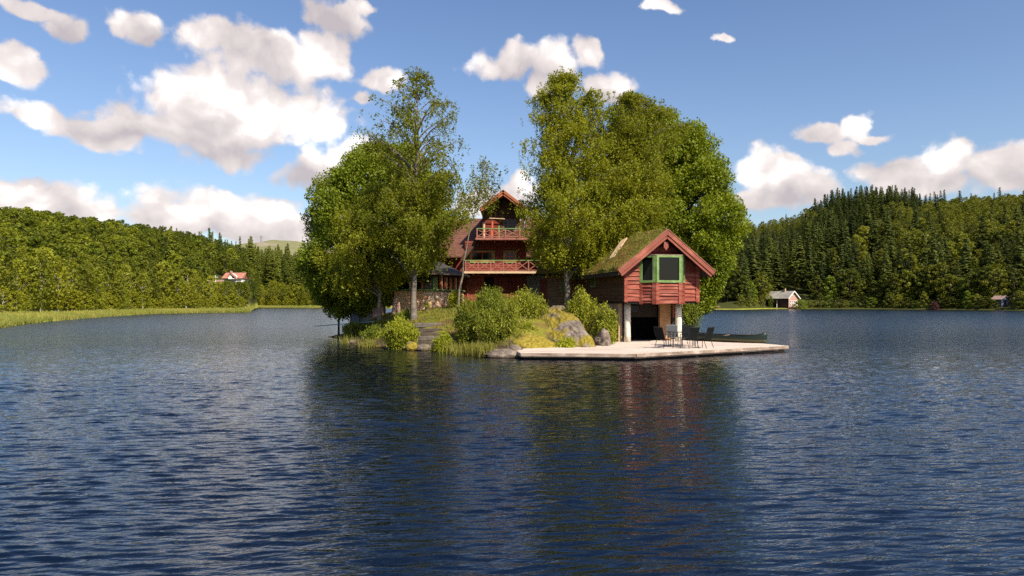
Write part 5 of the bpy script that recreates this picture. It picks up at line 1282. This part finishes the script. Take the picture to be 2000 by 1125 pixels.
def lake_cabin():
    Y = 238.; s = Y/FP; x0 = X(1540,Y); z0 = .15
    E = empty('lakeside_cabin', (x0,Y,z0), R(-24), 'two-storey lake cabin with grey sheet roof and pink gable on the right shore', 'cabin')
    # gable end (local -y) 20 px wide, long side to the left
    w, L, he, hr = 4.6, 9.2, 4.0, 6.0
    def at(x, y, z): return (x, y, z)
    # local x: gable width 0..w ; long side runs back along +y but is turned toward the camera
    E.rotation_euler = (0,0,R(28))
    MB().prism([(0,0,-.6),(w,0,-.6),(w,0,he),(w/2,0,hr),(0,0,he)], (0,L,0)).build('wall', MT['redbr'], E)
    MB().prism([(0.03,-.04,-.6),(w-.03,-.04,-.6),(w-.03,-.04,he-.05),(w/2,-.04,hr-.1),(.03,-.04,he-.05)], (0,.03,0)).build('gable_wall', MT['pinkwall'], E)
    for sg in (-1,1):
        a = Vector((w/2,-.6,hr+.12)); e = Vector((w/2+sg*(w/2+.7),-.6,hr+.12-(w/2+.7)*.87)); q = [a,e,e-Vector((0,0,.15)),a-Vector((0,0,.15))]
        MB().prism(q if sg > 0 else q[::-1], (0,L+1.2,0)).build('roof', MT['gmetal'], E)
        MB().beam(a+Vector((0,-.05,-.1)), e+Vector((0,-.05,-.1)), .08, .3).build('barge_board', MT['white'], E)
    for i in range(4):
        for j in range(2): window(E, (.5+i*.98,-.06), (1,0), .78, 1.15+j*.85, 1.9+j*.85, .14, MT['white'], 1, 1, .06)
    for i in range(2): window(E, (w/2-.75+i*.85,-.06), (1,0), .6, 4.1, 4.6, .1, MT['white'], 1, 1, .06)
    MB().box(w/2-.3,w/2+.3,3.2,3.8,hr-.4,hr+1.0).build('chimney', MT['concrete'], E)
    # balcony on the long side
    bo = MB().box(-1.6,-.05,3.5,L+.8,1.75,1.9).build('balcony', MT['dark'], E)
    for y in (3.6,6.3,L+.7):
        MB().box(-1.6,-1.45,y,y+.14,-.6,1.75).build('support', MT['white'] if y < 4 else MT['wood'], E); MB().box(-1.6,-1.5,y,y+.1,1.9,2.8).build('post', MT['wood'], bo)
    MB().box(-1.62,-1.48,3.5,L+.8,2.8,2.9).build('handrail', MT['wood'], bo)
    MB().box(-.07,-.02,4.2,5.2,-.4,1.5).build('door', MT['shedw'], E)
    MB().box(-.07,-.02,6.2,8.2,-.4,1.5).build('boat_door', MT['lgrey'], E)
    # small dark hut at the right edge
    Y = 201.; x = X(1963,Y); z = float(land_z(np.array([1963.]), np.array([Y]))[0])
    H = empty('lakeside_hut', (x,Y,z), R(15), 'small dark hut with pale roof edge among the trees at the far right', 'hut')
    MB().prism([(-1.3,0,-.3),(1.3,0,-.3),(1.3,0,2.0),(0,0,2.9),(-1.3,0,2.0)], (0,3,0)).build('wall', MT['shedw'], H)
    for sg in (-1,1):
        a = Vector((0,-.3,3.05)); e = Vector((sg*1.7,-.3,1.95)); q = [a,e,e-Vector((0,0,.12)),a-Vector((0,0,.12))]; MB().prism(q if sg > 0 else q[::-1], (0,3.6,0)).build('roof', MT['pinkst'], H)
    MB().box(-.4,.4,-.04,.01,-.2,1.7).build('door', MT['dark'], H)
    # picnic table on the small lawn
    Y = 222.5; x = X(1399,Y); z = float(land_z(np.array([1399.]), np.array([Y]))[0])
    T = empty('picnic_table', (x,Y,z), R(10), 'tiny pale picnic table on the small lawn across the water', 'picnic table')
    MB().box(-1,1,-.4,.4,.72,.78).build('tabletop', MT['cream'], T)
    for y in (-.8,.8): MB().box(-1,1,y-.14,y+.14,.42,.47).build('bench', MT['cream'], T)
    for x_ in (-.7,.7):
        MB().beam((x_,-.85,0),(x_,.0,.72), .08, .1).beam((x_,.85,0),(x_,0,.72), .08, .1).beam((x_,-.8,.38),(x_,.8,.38),.08,.08).build('trestle', MT['wood'], T)
lake_cabin()
def shore_bush(px, Y, h, w, mat, lab, seed, grp='bushes along the right shore', cat='shrub'):
    V, F, (TV, TF) = VAR['broad'][seed % 6]; z = float(land_z(np.array([float(px)]), np.array([float(Y)]))[0])
    e = empty('shore_bush', (X(px,Y),Y,z-.25*h), seed*1.3, lab, cat, grp); c, t = var_mesh('broad', seed % 6, mat, 'bark', True); link_mesh('crown', c, e); link_mesh('trunk', t, e); e.scale = (w,w,h*1.2)
shore_bush(1563,236,3.4,9.5,'lime','yellow green bush spilling over the bank right of the pink gable cabin',1)
shore_bush(1506,242,4.4,3.4,'lime','narrow lime green bush left of the lake cabin',2)
for i, px in enumerate((1448,1461,1474,1486)): shore_bush(px, float(ip(px, T_PX, T_S))+6, 4+i%2, 6, 'fbroad', 'low leafy bush on the bank left of the lake cabin', i+2, 'bushes left of the lake cabin')
shore_bush(1826,214,2.6,6,'purple','purple pink flowering bush at the waterline of the right shore',3)
for i, px in enumerate([p for p in range(1584, 2030, 17) if not (1814 < p < 1838 or 1945 < p < 1985)]):
    Y = float(ip(px, T_PX, T_S))+2.5; shore_bush(px, Y, 2.6+.9*((i*7)%4), 6+(i*5)%4, 'lime' if i % 5 == 2 else 'fbroad', 'low bush overhanging the waterline of the right shore', i+4)
